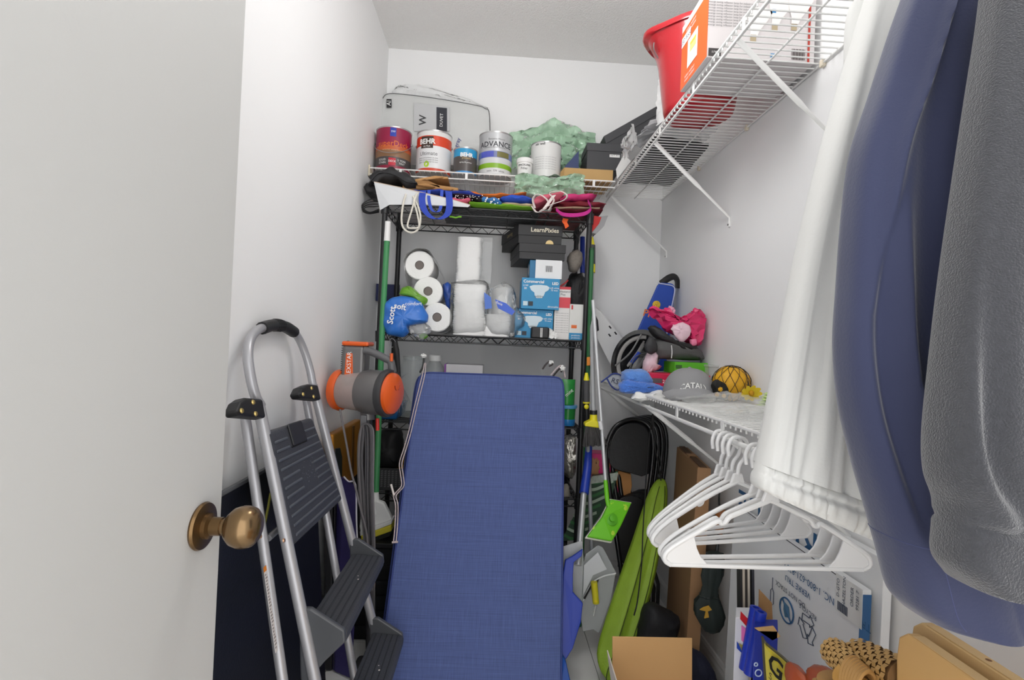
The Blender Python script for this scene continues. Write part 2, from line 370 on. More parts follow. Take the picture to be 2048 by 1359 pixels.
lettering('superDeck', .036, 0, (1, 0, 0), (0, 0, 1), K(226, 120, 40, .4), T, warp=cyl_warp(c, r, ZS + h * .60, A0 + .02))
lettering('exterior waterborne', .012, 0, (1, 0, 0), (0, 0, 1), K(232, 170, 120, .4), T, warp=cyl_warp(c, r, ZS + h * .46, A0))
cyl_patch(c, r, ZS + h * .76, ZS + h * .96, A0 - .17, A0 + .17, K(36, 62, 170, .4), T)
lettering('SW', .014, 0, (1, 0, 0), (0, 0, 1), WPRINT, T, warp=cyl_warp(c, r + .0006, ZS + h * .87, A0))
cyl_patch(c, r, ZS + h * .10, ZS + h * .27, A0 - .2, A0 + .2, K(196, 34, 56, .4), T)
for s, tx in ((-.58, 'SOLID\nSTAIN'), (0, 'DECK'), (.55, '5 YEAR\nTINT')): lettering(tx, .014, 0, (1, 0, 0), (0, 0, 1), WPRINT, T, warp=cyl_warp(c, r + .0006, ZS + h * .19, A0 + s))
C2 = can('white paint can with orange top label and wire handle beside the dark red can', 867, 2.50, .084, .2,
    [(.02, .09, K(206, 66, 34, .35)), (.09, .62, K(224, 225, 226, .35)), (.62, .86, K(216, 66, 30, .35)), (.86, .97, K(226, 226, 224, .35))], (-.35, .03))
T, c, r, h = C2; A0 = .14
cyl_patch(c, r, ZS + h * .56, ZS + h * .84, A0 - .82, A0 - .08, K(56, 34, 22, .4), T)
lettering('BEHR', .034, 0, (1, 0, 0), (0, 0, 1), WPRINT, T, warp=cyl_warp(c, r + .0006, ZS + h * .715, A0 - .45), bold=.03)
lettering('ULTRA', .012, 0, (1, 0, 0), (0, 0, 1), WPRINT, T, warp=cyl_warp(c, r + .0006, ZS + h * .60, A0 - .45))
lettering('Ultimate', .026, 0, (1, 0, 0), (0, 0, 1), GRYT, T, warp=cyl_warp(c, r, ZS + h * .43, A0 - .35))
for k in range(3): lettering('paint and primer in one', .010, 0, (1, 0, 0), (0, 0, 1), GRYT, T, warp=cyl_warp(c, r, ZS + h * (.33 - .05 * k), A0 - .35))
m = MB(); w = cyl_warp(c, r, ZS + h * .18, A0 - .42); m.add([w(.013 * math.cos(a * .3927), .015 * math.sin(a * .3927)) for a in range(16)], [tuple(range(16))]); m.build('label_panel', K(170, 205, 50, .4), T)
C3 = can('small quart paint can with sky blue and charcoal label', 930, 2.47, .056, .126,
    [(.02, .10, K(60, 140, 200, .35)), (.10, .66, K(78, 72, 70, .35)), (.66, .95, K(40, 150, 200, .35))])
T, c, r, h = C3; A0 = .02
lettering('BEHR', .026, 0, (1, 0, 0), (0, 0, 1), WPRINT, T, warp=cyl_warp(c, r, ZS + h * .70, A0 + .15), bold=.04)
lettering('premium', .012, 0, (1, 0, 0), (0, 0, 1), K(222, 190, 120, .4), T, warp=cyl_warp(c, r, ZS + h * .58, A0 + .15))
lettering('spray & primer', .010, 0, (1, 0, 0), (0, 0, 1), WPRINT, T, warp=cyl_warp(c, r, ZS + h * .42, A0 + .1))
C4 = can('silver paint can with blue and lime green label bands', 990, 2.49, .081, .208,
    [(.02, .16, K(214, 214, 214, .4)), (.16, .27, K(132, 178, 36, .35)), (.27, .40, K(206, 208, 210, .35)), (.40, .55, K(120, 130, 180, .35, var=.35, vs=14)), (.55, .97, K(196, 198, 200, .3, metal=.5))])
T, c, r, h = C4; A0 = .05
lettering('ADVANCE', .036, 0, (1, 0, 0), (0, 0, 1), K(52, 54, 60, .4), T, warp=cyl_warp(c, r, ZS + h * .70, A0 - .05), bold=.015)
lettering('waterborne interior alkyd paint', .0085, 0, (1, 0, 0), (0, 0, 1), GRYT, T, warp=cyl_warp(c, r, ZS + h * .63, A0 - .1))
lettering('Benjamin Moore', .012, 0, (1, 0, 0), (0, 0, 1), GRYT, T, warp=cyl_warp(c, r, ZS + h * .82, A0))
cyl_patch(c, r, ZS + h * .41, ZS + h * .54, -.95, -.1, K(84, 92, 190, .35, var=.2), T); cyl_patch(c, r, ZS + h * .41, ZS + h * .54, .1, .9, K(116, 112, 62, .35, var=.2), T)
lettering('satin  779  white', .013, 0, (1, 0, 0), (0, 0, 1), K(70, 70, 74, .4), T, warp=cyl_warp(c, r, ZS + h * .09, A0))
C5 = can('plain white unlabelled paint can half wrapped in green plastic', 1091, 2.52, .075, .19, [(.03, .97, K(222, 222, 220, .35, var=.05))], (-.35, -.02))
T, c, r, h = C5
lettering('stir well', .016, 0, (1, 0, 0), (0, 0, 1), BLKP, T, warp=cyl_warp(c, r, ZS + h * .93, -.5), bold=.02)
for k in range(6): lettering('directions for use and cleanup', .009, 0, (1, 0, 0), (0, 0, 1), K(170, 170, 172, .5), T, warp=cyl_warp(c, r, ZS + h * (.6 - .06 * k), -.1))
x = P(1049, 340, 2.43).x
T = thing('plastic_tub', 'small white plastic tub with screw lid in front of the white can', 'tub', (x, 2.43, ZS))
MB().lathe([(0, 0), (.031, 0), (.033, .003), (.036, .062), (.036, .066), (0, .066)], (x, 2.43, ZS), (0, 0, 1), 28).build('tub_body', WHT, T, smooth=40)
MB().lathe([(0, .064), (.039, .064), (.040, .067), (.040, .083), (.038, .086), (0, .087)], (x, 2.43, ZS), (0, 0, 1), 28).build('lid', WHT, T, smooth=40)
lettering('SPACKLING', .012, 0, (1, 0, 0), (0, 0, 1), BLKP, T, warp=cyl_warp((x, 2.43), .036, ZS + .05, -.1), bold=.02)
lettering('Filler', .017, 0, (1, 0, 0), (0, 0, 1), BLKP, T, warp=cyl_warp((x, 2.43), .0352, ZS + .034, -.1))
# clear bedding pouch with black piping, behind the cans
Y = 2.655
T = thing('bedding_pouch', 'clear plastic bedding pouch with black piping behind the paint cans', 'bag', P(870, 335, Y))
out = smooth(PS([(759, 330), (761, 215), (766, 196), (780, 187), (830, 191), (900, 201), (955, 211), (970, 217), (979, 231), (980, 330)], Y - .03), 5)
MB().tube(out, .0022, 6).build('piping', BLKP, T, smooth=True)
lo_ = [(p.x, p.z) for p in out]
cz = min(p[1] for p in lo_); 
m = MB()
poly = [Vector((a, Y - .028, b)) for a, b in lo_] ; m.prism(poly, (0, .05, 0)); m.build('filling', K(226, 226, 224, .8, var=.04, vs=14, bump=.5, bs=22), T)
m = MB(); m.prism([Vector((p.x, Y - .034, p.z)) for p in out], (0, .003, 0)); m.build('front_film', FILM(a=.2), T)
def crump(pL, pB, pR, pT, Y, amp, sc, seed, top=None):
    a, b, c_, d_ = P(pL, pB, Y), P(pR, pB, Y), P(pL, pT, Y), P(pR, pT, Y)
    def f(u, v):
        p = a.lerp(b, u).lerp(c_.lerp(d_, u), v); 
        q = Vector((u * sc, v * sc, seed)); e = min(1, 6 * min(u, 1 - u, v * 2 + .1, 1 - v + .1))
        p += Vector((noise.noise(q) * amp * .5, amp * noise.noise(q + Vector((5, 9, 2))) * 1.4 - abs(noise.noise(q * 2.3)) * amp * 1.3 - abs(noise.noise(q * 5.1)) * amp * .5, noise.noise(q + Vector((2, 7, 1))) * amp * .6 + (top(u) if top else 0) * v)) 
        return p
    return f
lo_l = smooth(PS([(786, 189), (830, 192), (900, 202), (955, 212), (976, 224)], Y - .02), 8); hi_l = smooth(PS([(784, 186), (800, 170), (845, 172), (915, 190), (976, 216)], Y - .02), 8)
def lfilm(u, v):
    k = min(int(u * 32), 31); t = u * 32 - k; p = lo_l[k].lerp(lo_l[k + 1], t).lerp(hi_l[k].lerp(hi_l[k + 1], t), v)
    return p + Vector((0, .03 * v * nz(u * 5, v, 1) - .012 * abs(nz(u * 14, v * 4, 3)), .006 * nz(u * 11, v * 3, 6) * v))
m = MB(); m.grid(lfilm, 32, 10, (0, .0006, 0)); m.build('loose_film', FILM(a=.22), T, smooth=True)
cd = [(828, 205), (899, 214), (899, 262), (828, 262)]
m = MB(); m.prism(PS(cd, Y - .038), (0, .002, 0)); m.build('paper_insert', K(196, 197, 198, .6), T)
m = MB(); m.prism(PS([(873, 214), (894, 216), (894, 262), (873, 262)], Y - .040), (0, .002, 0)); m.build('paper_insert_strip', K(46, 48, 56, .6), T)
m = MB(); m.prism(PS([(773, 198), (783, 198), (783, 215), (773, 215)], Y - .040), (0, .002, 0)); m.build('brand_tag', K(28, 28, 30, .6), T)
q = P(778, 206, Y - .041); lettering('AI', .03, q, (0, 0, 1), (-1, 0, 0), WPRINT, T)
q = P(846, 240, Y - .0385); lettering('W', .05, q, (0, 0, 1), (-1, 0, 0), K(60, 60, 62, .6), T, bold=.02)
q = P(883, 240, Y - .041); lettering('DUVET', .022, q, (0, 0, 1), (-1, 0, 0), WPRINT, T)
q = P(915, 285, Y - .035); lettering('gray', .03, q, Vector((.25, 0, 1)), Vector((-1, 0, .25)), K(60, 66, 140, .6), T)
# green plastic bag bunched behind and hanging through the shelf front
GF = FILM(196, 230, 202, .75, .12)
T = thing('plastic_bag', 'crumpled pale green plastic bag bunched behind the plain white can', 'bag', P(1100, 338, 2.62))
m = MB(); m.grid(crump(1018, 338, 1190, 268, 2.625, .03, 5, 11, lambda u: .05 * math.sin(u * 3.1) ** 2 * 1.2), 34, 18, (0, .0008, 0)); m.build('bag_back', GF, T, smooth=60)
m = MB(); m.grid(crump(1060, 330, 1170, 285, 2.605, .02, 6, 17, lambda u: .03 * math.sin(u * 3.1)), 26, 14, (0, .0008, 0)); m.build('bag_fold', GF, T, smooth=60)
T = thing('plastic_bag', 'pale green plastic bag drooping over the front rail above the pink handles', 'bag', P(1095, 385, 2.385))
m = MB(); m.grid(crump(1030, 392, 1168, 352, 2.375, .018, 6, 23, lambda u: .01 * math.sin(u * 9)), 34, 14, (0, .0008, 0)); m.build('bag_front', GF, T, smooth=60)
m = MB(); m.grid(lambda u, v: crump(1040, 356, 1165, 350, 2.375, .008, 6, 29)(u, 0) + Vector((0, v * .14, .012 + .014 * nz(u * 8, v * 6, 4))), 26, 10, (0, 0, .0008)); m.build('bag_tail', GF, T, smooth=60)
# boxes right of the cans
def carton(name, label, cat, corners, dep, mat, group=None, bevel=.0012, parts=None):
    """front face corners as 4 world points (bl, br, tr, tl), depth vector"""
    T = thing(name, label, cat, (Vector(corners[0]) + Vector(corners[1])) / 2, group)
    MB().prism(corners, dep).build('box_body', mat, T, bevel=bevel)
    return T
def up(pL, pB, pR, pT, Y):
    a, b, c_, d_ = fb(pL, pB, pR, pT, Y); return [Vector((a, Y, c_)), Vector((b, Y, c_)), Vector((b, Y, d_)), Vector((a, Y, d_))]
def setz(cs, z0): 
    h = cs[2].z - cs[0].z
    for i, p in enumerate(cs): p.z = z0 + (h if i > 1 else 0)
    return cs
q = setz(up(1128, 362, 1226, 337, 2.43), ZS + .0005)
T = carton('cardboard_carton', 'flat tan cardboard carton under the black boxes on the back shelf', 'carton', q, (0, .2, 0), K(190, 154, 100, .75, var=.06))
zt = q[2].z
m = MB(); m.prism([q[3] + Vector((.0, -.002, 0)), q[3] + Vector((-.02, -.02, -.03)), q[0] + Vector((-.02, -.02, .01)), q[0]], (0, .002, 0)); m.build('flap', K(196, 160, 106, .75), T)
DG = K(62, 63, 66, .6, var=.04)
q = [Vector((x, 2.47, z)) for x, z in [(P(1130, 335, 2.47).x, zt + .001), (P(1158, 335, 2.47).x, zt + .001), (P(1158, 293, 2.47).x, zt + .10), (P(1130, 330, 2.47).x, zt + .02)]]
carton('blue_box', 'slanted navy blue box squeezed beside the charcoal shoe box', 'box', q, (0, .12, 0), K(46, 60, 104, .55))
def shoebox(label, o, a, dep, hgt, mat, lidm, cat='box', group='charcoal boxes at the right end of the back shelf', lid_h=.035):
    o, a, dep, hgt = map(Vector, (o, a, dep, hgt)); T = thing('shoe_box', label, cat, o + a / 2, group)
    MB().obox(o, a, dep, hgt).build('box_body', mat, T, bevel=.0012)
    an, dn, hn = a.normalized() * .003, dep.normalized() * .003, hgt.normalized()
    MB().obox(o - an - dn + hgt - hn * lid_h, a + 2 * an, dep + 2 * dn, hn * (lid_h + .003)).build('lid', lidm, T, bevel=.0015)
    return T
zt += .0015
x0 = P(1174, 320, 2.44).x; x1 = P(1242, 320, 2.44).x
T = shoebox('charcoal shoe box with small white sticker on tan carton', (x0, 2.44, zt), (x1 - x0, 0, 0), (.0, .2, 0), (0, 0, .125), DG, K(66, 67, 70, .6))
patch(P(1219, 314, 2.4393), (.05, 0, 0), (0, 0, .013), WPRINT, T, 'sticker'); lettering('size 9  3011', .009, P(1230, 311, 2.4385), (1, 0, 0), (0, 0, 1), GRYT, T)
a0 = P(1216, 296, 2.40); a1 = P(1322, 236, 2.40); hv = P(1205, 262, 2.40) - a0
T = shoebox('charcoal box tilted up against the red bucket', a0 + Vector((.02, .05, -.005)), a1 - a0, (0, .15, 0), hv * 1.0, DG, K(66, 67, 70, .6))
T = tag(MB().prism(PS([(1234, 358), (1262, 322), (1248, 308), (1232, 338)], 2.415), (0, .0015, 0)).build('paper_sheet', K(222, 222, 220, .7)), 'white paper sheet standing where the two upper shelves meet', 'paper')
# ================================================================ bags heaped on top of the rack
ZT = 1.8025
def cloth(h, seed=0): return h
def slab(m, poly, Y0, Y1, th, seed, wav=.006):
    """floppy folded fabric: front outline along pixel polyline (bottom edge), thickness th upward, from Y0 back to Y1"""
    pts = smooth(PS(poly, Y0), 5); n = len(pts) - 1
    def prof(u):
        i = min(int(u * n), n - 1); t = u * n - i; return pts[i].lerp(pts[i + 1], t)
    rings = []
    K_ = 14
    for iu in range(n + 1):
        p = pts[iu]; e = min(1, 7 * iu / n + .25, 7 * (n - iu) / n + .25); ring = []
        for k in range(K_):
            a = 2 * math.pi * k / K_; ca, sa = math.cos(a), math.sin(a)
            yy = (Y0 + Y1) / 2 - math.copysign(abs(ca) ** .5, ca) * (Y1 - Y0) / 2; zz = math.copysign(abs(sa) ** .8, sa) * th / 2 * e
            ring.append(Vector((p.x, yy + nz(iu * .35, k, seed) * .004, p.z + zz + th / 2 + wav * nz(p.x * 14, yy * 14, seed + .5) + (.3 * th * nz(p.x * 30, k * .4, seed + 3)))))
        rings.append(ring)
    return m.loft(rings)
def bag(label, poly, Y0, Y1, th, col, seed, cat='bag', name='folded_bag', rough=.8, wav=.006, mat=None):
    T = thing(name, label, cat, PS(poly, Y0)[len(poly) // 2], 'bags heaped on top of the rack')
    m = MB(); slab(m, poly, Y0, Y1, th, seed, wav); m.build('bag_body', mat or K(*col, rough, var=.12, vs=25, bump=.3, bs=70), T, smooth=60)
    return T
def loop(T, pts, Y, w, mat, name='handle', wd=(1, 0, 0), rope=False, n=6):
    p = [P(*a, Y) if len(a) == 2 else P(a[0], a[1], a[2]) for a in pts]; m = MB()
    if rope: m.tube(smooth(p, n), w, 6)
    else: ribbon(m, smooth(p, n), wd, w, .002)
    return m.build(name, mat, T, smooth=True)
# broad paper pieces lying directly on the deck
T = tag(MB().prism([Vector((P(880, 440, 2.3).x, 2.29, ZT)), Vector((P(1078, 440, 2.3).x, 2.29, ZT)), Vector((P(1078, 440, 2.3).x, 2.6, ZT)), Vector((P(880, 440, 2.3).x, 2.6, ZT))], (0, 0, .006)).build('paper_bag', K(64, 66, 70, .8)), 'flat charcoal paper bag lying directly on the rack top', 'bag')
T = tag(MB().prism([Vector((P(1079, 440, 2.3).x, 2.29, ZT)), Vector((P(1172, 440, 2.3).x, 2.29, ZT)), Vector((P(1172, 440, 2.3).x, 2.61, ZT)), Vector((P(1079, 440, 2.3).x, 2.61, ZT))], (0, 0, .006)).build('paper_bag', K(150, 22, 30, .7)), 'flat red paper bag lying on the rack top at right', 'bag')
T = thing('paper_bag', 'large white paper bag with rope handles hanging over the rack front', 'bag', P(850, 420, 2.26), 'bags heaped on top of the rack')
wp = [P(748, 364, 2.265), P(800, 375, 2.258), P(900, 398, 2.25), P(940, 410, 2.25), P(936, 414, 2.25), P(852, 409, 2.25), P(779, 409, 2.25), P(760, 420, 2.26)]
MB().prism(wp, (0, .004, 0)).build('bag_side', K(214, 216, 218, .7, var=.02), T)
MB().prism([wp[0], wp[1], wp[2], wp[3], wp[3] + Vector((0, .25, .01)), wp[2] + Vector((0, .25, .02)), wp[0] + Vector((.04, .25, .02))], (0, 0, .003)).build('bag_top', K(196, 176, 156, .7), T)
rope = K(224, 220, 208, .8, bump=.5, bs=200)
loop(T, [(812, 388, 2.25), (806, 410), (803, 440), (808, 457), (822, 465), (836, 458), (841, 436), (836, 412), (826, 392, 2.25)], 2.235, .0045, rope, 'rope_handle', rope=True)
loop(T, [(835, 386, 2.25), (829, 402), (822, 425), (815, 452), (826, 456), (838, 452), (834, 425), (828, 402), (833, 388, 2.25)], 2.228, .004, rope, 'rope_handle', rope=True)
bag('black nylon bag crumpled at the left end above the white paper bag', [(738, 366), (770, 362), (800, 368), (830, 378)], 2.27, 2.5, .06, (34, 34, 36), 3, rough=.6, wav=.02)
T = bag('black bag with stiff loops sticking out at far left of rack top', [(727, 385), (745, 388), (766, 396)], 2.30, 2.45, .05, (28, 28, 30), 4, rough=.6)
for k in range(4): loop(T, [(766, 402 + k * 3), (748, 398 + k * 5), (733, 402 + k * 4), (724, 412 + k * 3), (738, 424 + k), (758, 418 + k * 2)], 2.30 + k * .012, .0026, BLKP, 'stiff_loop', rope=True)
bt = MB(); ribbon(bt, smooth(PS([(738, 372), (760, 349), (790, 352), (815, 366), (835, 368)], 2.29), 6), (0, 1, 0), .05, .004); bt.build('shoulder_strap', K(40, 40, 42, .7), T, smooth=True)
for i, (pp, th, c) in enumerate((([(805, 378), (850, 379), (916, 382)], .03, (178, 134, 84)), ([(812, 371), (850, 366), (880, 376)], .02, (158, 116, 70)), ([(830, 362), (870, 358), (896, 357)], .016, (186, 142, 92)))):
    T = thing('paper_bag', ['flattened brown paper bag, widest of the three left of centre', 'brown paper bag folded in half between two others', 'brown paper bag topmost below the shelf rail'][i], 'bag', P(*pp[1], 2.3), 'brown paper bags on the rack top')
    a, b, c2 = PS(pp, 2.30); dz = Vector((0, 0, 1))
    MB().prism([a, b, c2, c2 + dz * th * .5, b + dz * th, a + dz * th * .6], (0, .26, 0)).build('bag_body', K(*c, .8, var=.06), T, bevel=.002)
    MB().prism([a + Vector((.03, -.001, th * .3)), c2 + Vector((-.02, -.001, th * .2)), c2 + Vector((-.03, -.03, -.008))], (0, 0, .0015)).build('bag_flap', K(c[0] - 20, c[1] - 20, c[2] - 16, .8), T)
BLU = K(44, 70, 176, .75, var=.12, vs=30, bump=.3, bs=220)
T = bag('royal blue tote with two wide handles hanging down in front', [(818, 388), (850, 386), (900, 388), (962, 394)], 2.27, 2.5, .026, (34, 58, 150), 9)
loop(T, [(846, 381, 2.262), (844, 400), (849, 420), (862, 434), (876, 438), (893, 430), (899, 412), (897, 382, 2.262)], 2.236, .029, BLU, 'handle')
loop(T, [(858, 380, 2.262), (858, 400), (863, 418), (872, 424), (881, 416), (884, 380, 2.262)], 2.250, .014, K(56, 84, 190, .75, bump=.3, bs=220), 'handle')
bag('navy folded bag behind the blue handles', [(880, 386), (920, 386), (962, 394)], 2.33, 2.52, .022, (30, 36, 84), 12)
bag('orange folded bag lying across the middle of the heap', [(930, 391), (965, 394), (1010, 396), (1053, 390)], 2.29, 2.5, .026, (210, 108, 34), 14)
bag('pink folded bag under the black dotted bag', [(902, 404), (918, 406), (940, 403)], 2.25, 2.42, .03, (206, 92, 116), 15)
T = bag('black dotted bag squeezed beside the orange bag', [(905, 392), (940, 396), (970, 405)], 2.275, 2.46, .024, (40, 30, 44), 16)
for i in range(26):
    p = P(908 + R.random() * 58, 390 + R.random() * 10, 2.262); MB().lathe([(0, 0), (.0018, 0), (.0018, .001), (0, .001)], p, (0, -1, 0), 6).build('dot', WPRINT, T)
T = bag('light blue patterned bag with white snow blocks', [(963, 404), (980, 406), (1003, 412)], 2.25, 2.42, .034, (52, 112, 172), 18)
for i in range(14):
    p = P(968 + R.random() * 32, 394 + R.random() * 14, 2.238); MB().obox(p, (.004 + .003 * R.random(), 0, 0), (0, .002, 0), (0, 0, .003 + .002 * R.random())).build('print_block', WPRINT, T)
bag('bright blue folded bag right of the patterned bag', [(1000, 404), (1030, 402), (1066, 406)], 2.26, 2.46, .034, (36, 76, 180), 19)
bag('cream folded bag between blue and green bags', [(1004, 409), (1040, 410), (1070, 412)], 2.252, 2.46, .014, (220, 196, 160), 20)
bag('lime green folded bag at the front edge of the heap', [(938, 409), (975, 412), (1010, 415), (1068, 418)], 2.255, 2.5, .02, (118, 176, 36), 21)
tag(MB().loft([[P(899 + 24 * u, 433 + (1.5 if k in (1, 2) else -1.5) + (2 if u == .5 else 0), 2.268) + Vector((0, .004 * (k > 1), 0)) for k in range(4)] for u in (0, .2, .5, .8, 1)]).build('ribbon_scrap', K(110, 170, 40, .7)), 'small lime green ribbon scrap poking through the rack deck', 'ribbon')
CRW = K(236, 224, 220, .8, bump=.3, bs=200)
T = bag('white bag with pink lining and pale looped handles', [(1066, 412), (1095, 402), (1128, 396)], 2.25, 2.42, .042, (206, 96, 116), 24)
loop(T, [(1070, 416), (1066, 398), (1078, 388), (1096, 402), (1090, 418), (1074, 424), (1064, 412)], 2.232, .019, CRW, 'handle', wd=(.5, 1, .3))
loop(T, [(1080, 422), (1100, 410), (1128, 400), (1134, 390), (1120, 382), (1100, 386), (1108, 400), (1098, 420)], 2.228, .019, CRW, 'handle', wd=(.5, 1, .3))
loop(T, [(1088, 418), (1104, 396), (1108, 390)], 2.224, .019, CRW, 'handle', wd=(1, .3, .3))
T = bag('magenta bag with a long looped handle hanging at right', [(1120, 404), (1150, 398), (1194, 396)], 2.26, 2.46, .034, (196, 50, 112), 26)
MG = K(184, 36, 130, .75, bump=.3, bs=200)
loop(T, [(1112, 418), (1125, 428), (1150, 430), (1172, 426), (1182, 416), (1176, 402)], 2.238, .022, MG, 'handle', wd=(0, .6, 1))
bag('dark red folded bag, upper one under the magenta bag', [(1118, 412), (1150, 414), (1212, 414)], 2.265, 2.5, .03, (112, 18, 36), 27)
bag('dark red folded bag, lower one at the right corner', [(1105, 421), (1150, 423), (1206, 424)], 2.262, 2.5, .024, (96, 16, 30), 28)
bag('pale tan folded paper between the dark red bags', [(1110, 416), (1150, 417), (1200, 417)], 2.256, 2.4, .010, (206, 176, 150), 29)
T = thing('gift_bag', 'grey paper gift bag with red print sticking out right of the rack', 'bag', P(1195, 450, 2.30))
q = PS([(1186, 434), (1216, 431), (1208, 452), (1192, 467), (1184, 466)], 2.30); MB().prism(q, (0, .05, 0)).build('bag_body', K(150, 150, 152, .6), T)
MB().prism(PS([(1184, 430), (1203, 434), (1198, 447), (1184, 464)], 2.297), (0, .002, 0)).build('print', K(190, 34, 32, .6), T)
T = tag(MB().prism(PS([(1126, 436), (1137, 438), (1134, 444), (1138, 452), (1131, 457), (1128, 448), (1124, 443)], 2.262), (0, .003, 0)).build('cloth_tag', K(232, 92, 30, .7)), 'orange cloth tag dangling below the rack top', 'tag')
# ================================================================ second shelf of the rack
ZM = 1.2345
TPW = K(240, 240, 238, .9, var=.02, bump=.3, bs=120)
def roll(px, py, Y, r, L, T=None, name='paper_roll'):
    c = P(px, py, Y); n = 30
    m = MB(); m.lathe([(.02, 0), (.021, -.001), (r - .004, -.001), (r, .003), (r, L - .003), (r - .004, L), (.021, L), (.02, L)], c, (0, 1, 0), n)
    o = m.build(name, TPW, T, smooth=40)
    MB().lathe([(.0205, -.0005), (.0205, L), (.0185, L), (.0185, -.0005), (.0205, -.0005)], c, (0, 1, 0), 20).build('core', K(120, 112, 108, .9), o, smooth=40)
    MB().lathe([(0, .045), (.0186, .045), (.0186, .046), (0, .046)], c, (0, 1, 0), 16).build('core_wrap', K(120, 120, 128, .3, metal=.3, var=.4, vs=90), o)
    return o
tp = thing('toilet_roll_pack', 'torn pack of toilet rolls in clear film with blue and green print', 'toilet paper', P(840, 676, 2.36))
for px, py, Y in ((839, 530, 2.33), (856, 582, 2.32), (874, 634, 2.31)): roll(px, py, Y, .0655, .22, tp, 'toilet_roll')
def wraploft(T, path, rad, ln, Y, mat, name, seed, amp=.006):
    rings = []
    for t in range(0, 21):
        u = t / 20; yy = Y + ln * u; ring = []
        pts = path
        for k, p in enumerate(pts):
            q = P(p[0], p[1], Y); q.y = yy; q += Vector((nz(k * .4, u * 5, seed), 0, nz(k * .4, u * 5, seed + 9))) * amp
            ring.append(q)
        rings.append(ring)
    m = MB(); m.loft(rings, cap=False); return m.build(name, mat, T, smooth=60)
hull = [(806, 520), (815, 503), (835, 496), (857, 500), (870, 520), (886, 560), (898, 600), (907, 640), (900, 660), (880, 668), (852, 664), (842, 640), (826, 600), (812, 560)]
hp = smooth(PS(hull + hull[:1], 2.3), 4)[:-1]; m = MB()
m.loft([[Vector((p.x, 2.305 + .225 * u, p.z)) + Vector((nz(i * .3, u * 6, 2), 0, nz(i * .3, u * 6, 8))) * .004 for i, p in enumerate(hp)] for u in [i / 8 for i in range(9)]], cap=False); m.build('wrap_film', FILM(a=.16), tp, smooth=60)
# printed blue end of the wrapper, bunched in front
BW = K(54, 118, 206, .3, var=.12, vs=18, bump=.5, bs=40)
def puff(m, outline, Y, dep, seed, amp=.012, n=6):
    """crumpled lump from a front outline: rings shrink towards the camera and to the back"""
    o = smooth(PS(outline + outline[:1], Y), 4)[:-1]; c = sum(o, Vector()) / len(o); rings = []
    for i in range(n + 1):
        t = i / n; a = math.pi * t; s = max(.04, math.sin(a)) ** .45; yy = Y - dep / 2 * math.cos(a)
        rings.append([Vector((c.x + (p.x - c.x) * s, yy + amp * nz(k * .45, i * .8, seed + 2), c.z + (p.z - c.z) * s)) + Vector((nz(k * .5, i * .9, seed), 0, nz(k * .5, i * .9, seed + 5))) * amp for k, p in enumerate(o)])
    return m.loft(rings)
m = MB(); puff(m, [(768, 602), (790, 592), (822, 592), (846, 606), (858, 636), (850, 646), (820, 652), (816, 668), (800, 674), (772, 668), (764, 640)], 2.26, .1, 3); wb = m.build('wrap_print', BW, tp, smooth=60, sub=1)
m = MB(); puff(m, [(796, 588), (806, 574), (822, 572), (840, 588), (856, 600), (846, 612), (826, 596)], 2.275, .07, 6, .01); m.build('wrap_print_green', K(104, 158, 44, .35, var=.2, vs=30), tp, smooth=60, sub=1)
m = MB(); puff(m, [(884, 566), (900, 566), (910, 590), (908, 622), (896, 620), (890, 600)], 2.40, .12, 9, .01); m.build('wrap_print', K(44, 84, 170, .35, var=.25, vs=25), tp, smooth=60, sub=1)
m = MB(); puff(m, [(818, 650), (838, 640), (862, 652), (858, 668), (846, 684), (834, 676), (822, 668)], 2.27, .06, 12, .014); m.build('wrap_tail', FILM(232, 234, 235, .4), tp, smooth=60, sub=1)
m = MB(); puff(m, [(838, 668), (850, 666), (856, 672), (848, 678), (840, 676)], 2.262, .02, 13, .004); m.build('wrap_print_green', K(92, 150, 50, .35), tp, smooth=60)
q = P(800, 613, 2.196); lettering('soft', .034, q, (1, 0, -.15), (.15, 0, 1), WPRINT, tp, bold=.02); q = P(827, 607, 2.198); lettering('comfort', .022, q, (1, 0, .05), (-.05, 0, 1), WPRINT, tp)
q = P(783, 630, 2.198); lettering('Scott', .036, q, (.12, 0, 1), (-1, 0, .12), WPRINT, tp, bold=.02)
# tall sleeve of plates and the bag of stacked paper plates
PPW = K(232, 232, 231, .8, var=.03, vs=30, bump=.25, bs=90)
def stack(T, pL, pB, pR, pT, Y, n, seed, dep, name='paper_stack', jit=.003):
    x0, x1, z0, z1 = fb(pL, pB, pR, pT, Y); z0 = max(z0, ZM + .0005); cx = (x0 + x1) / 2; rr = (x1 - x0) / 2; prof = []
    m = MB(); rings = []
    for i in range(n + 1):
        for e in (0, .82):
            z = z0 + (z1 - z0) * min(1, (i + e) / (n + .82)); s = rr * (1 - .05 * (e == 0)) + jit * nz(i * .7, e, seed); dx = jit * nz(i * .3, 4, seed)
            rings.append([Vector((cx + dx + math.copysign(abs(math.cos(a)) ** .55, math.cos(a)) * s, Y + dep / 2 - math.copysign(abs(math.sin(a)) ** .55, math.sin(a)) * dep / 2, z)) for a in [2 * math.pi * k / 24 for k in range(24)]])
    m.loft(rings); return m.build(name, PPW, T, smooth=30)
T = thing('paper_towel_sleeve', 'tall white column of folded paper towels in clear film', 'paper towels', P(940, 671, 2.37), 'white paper goods on the second shelf')
stack(T, 911, 566, 964, 473, 2.36, 16, 1, .11)
x0, x1, z0, z1 = fb(908, 671, 966, 566, 2.36); MB().box(x0, x1, 2.365, 2.465, ZM + .001, z1 + .02).build('lower_block', PPW, T, bevel=.012, seg=3)
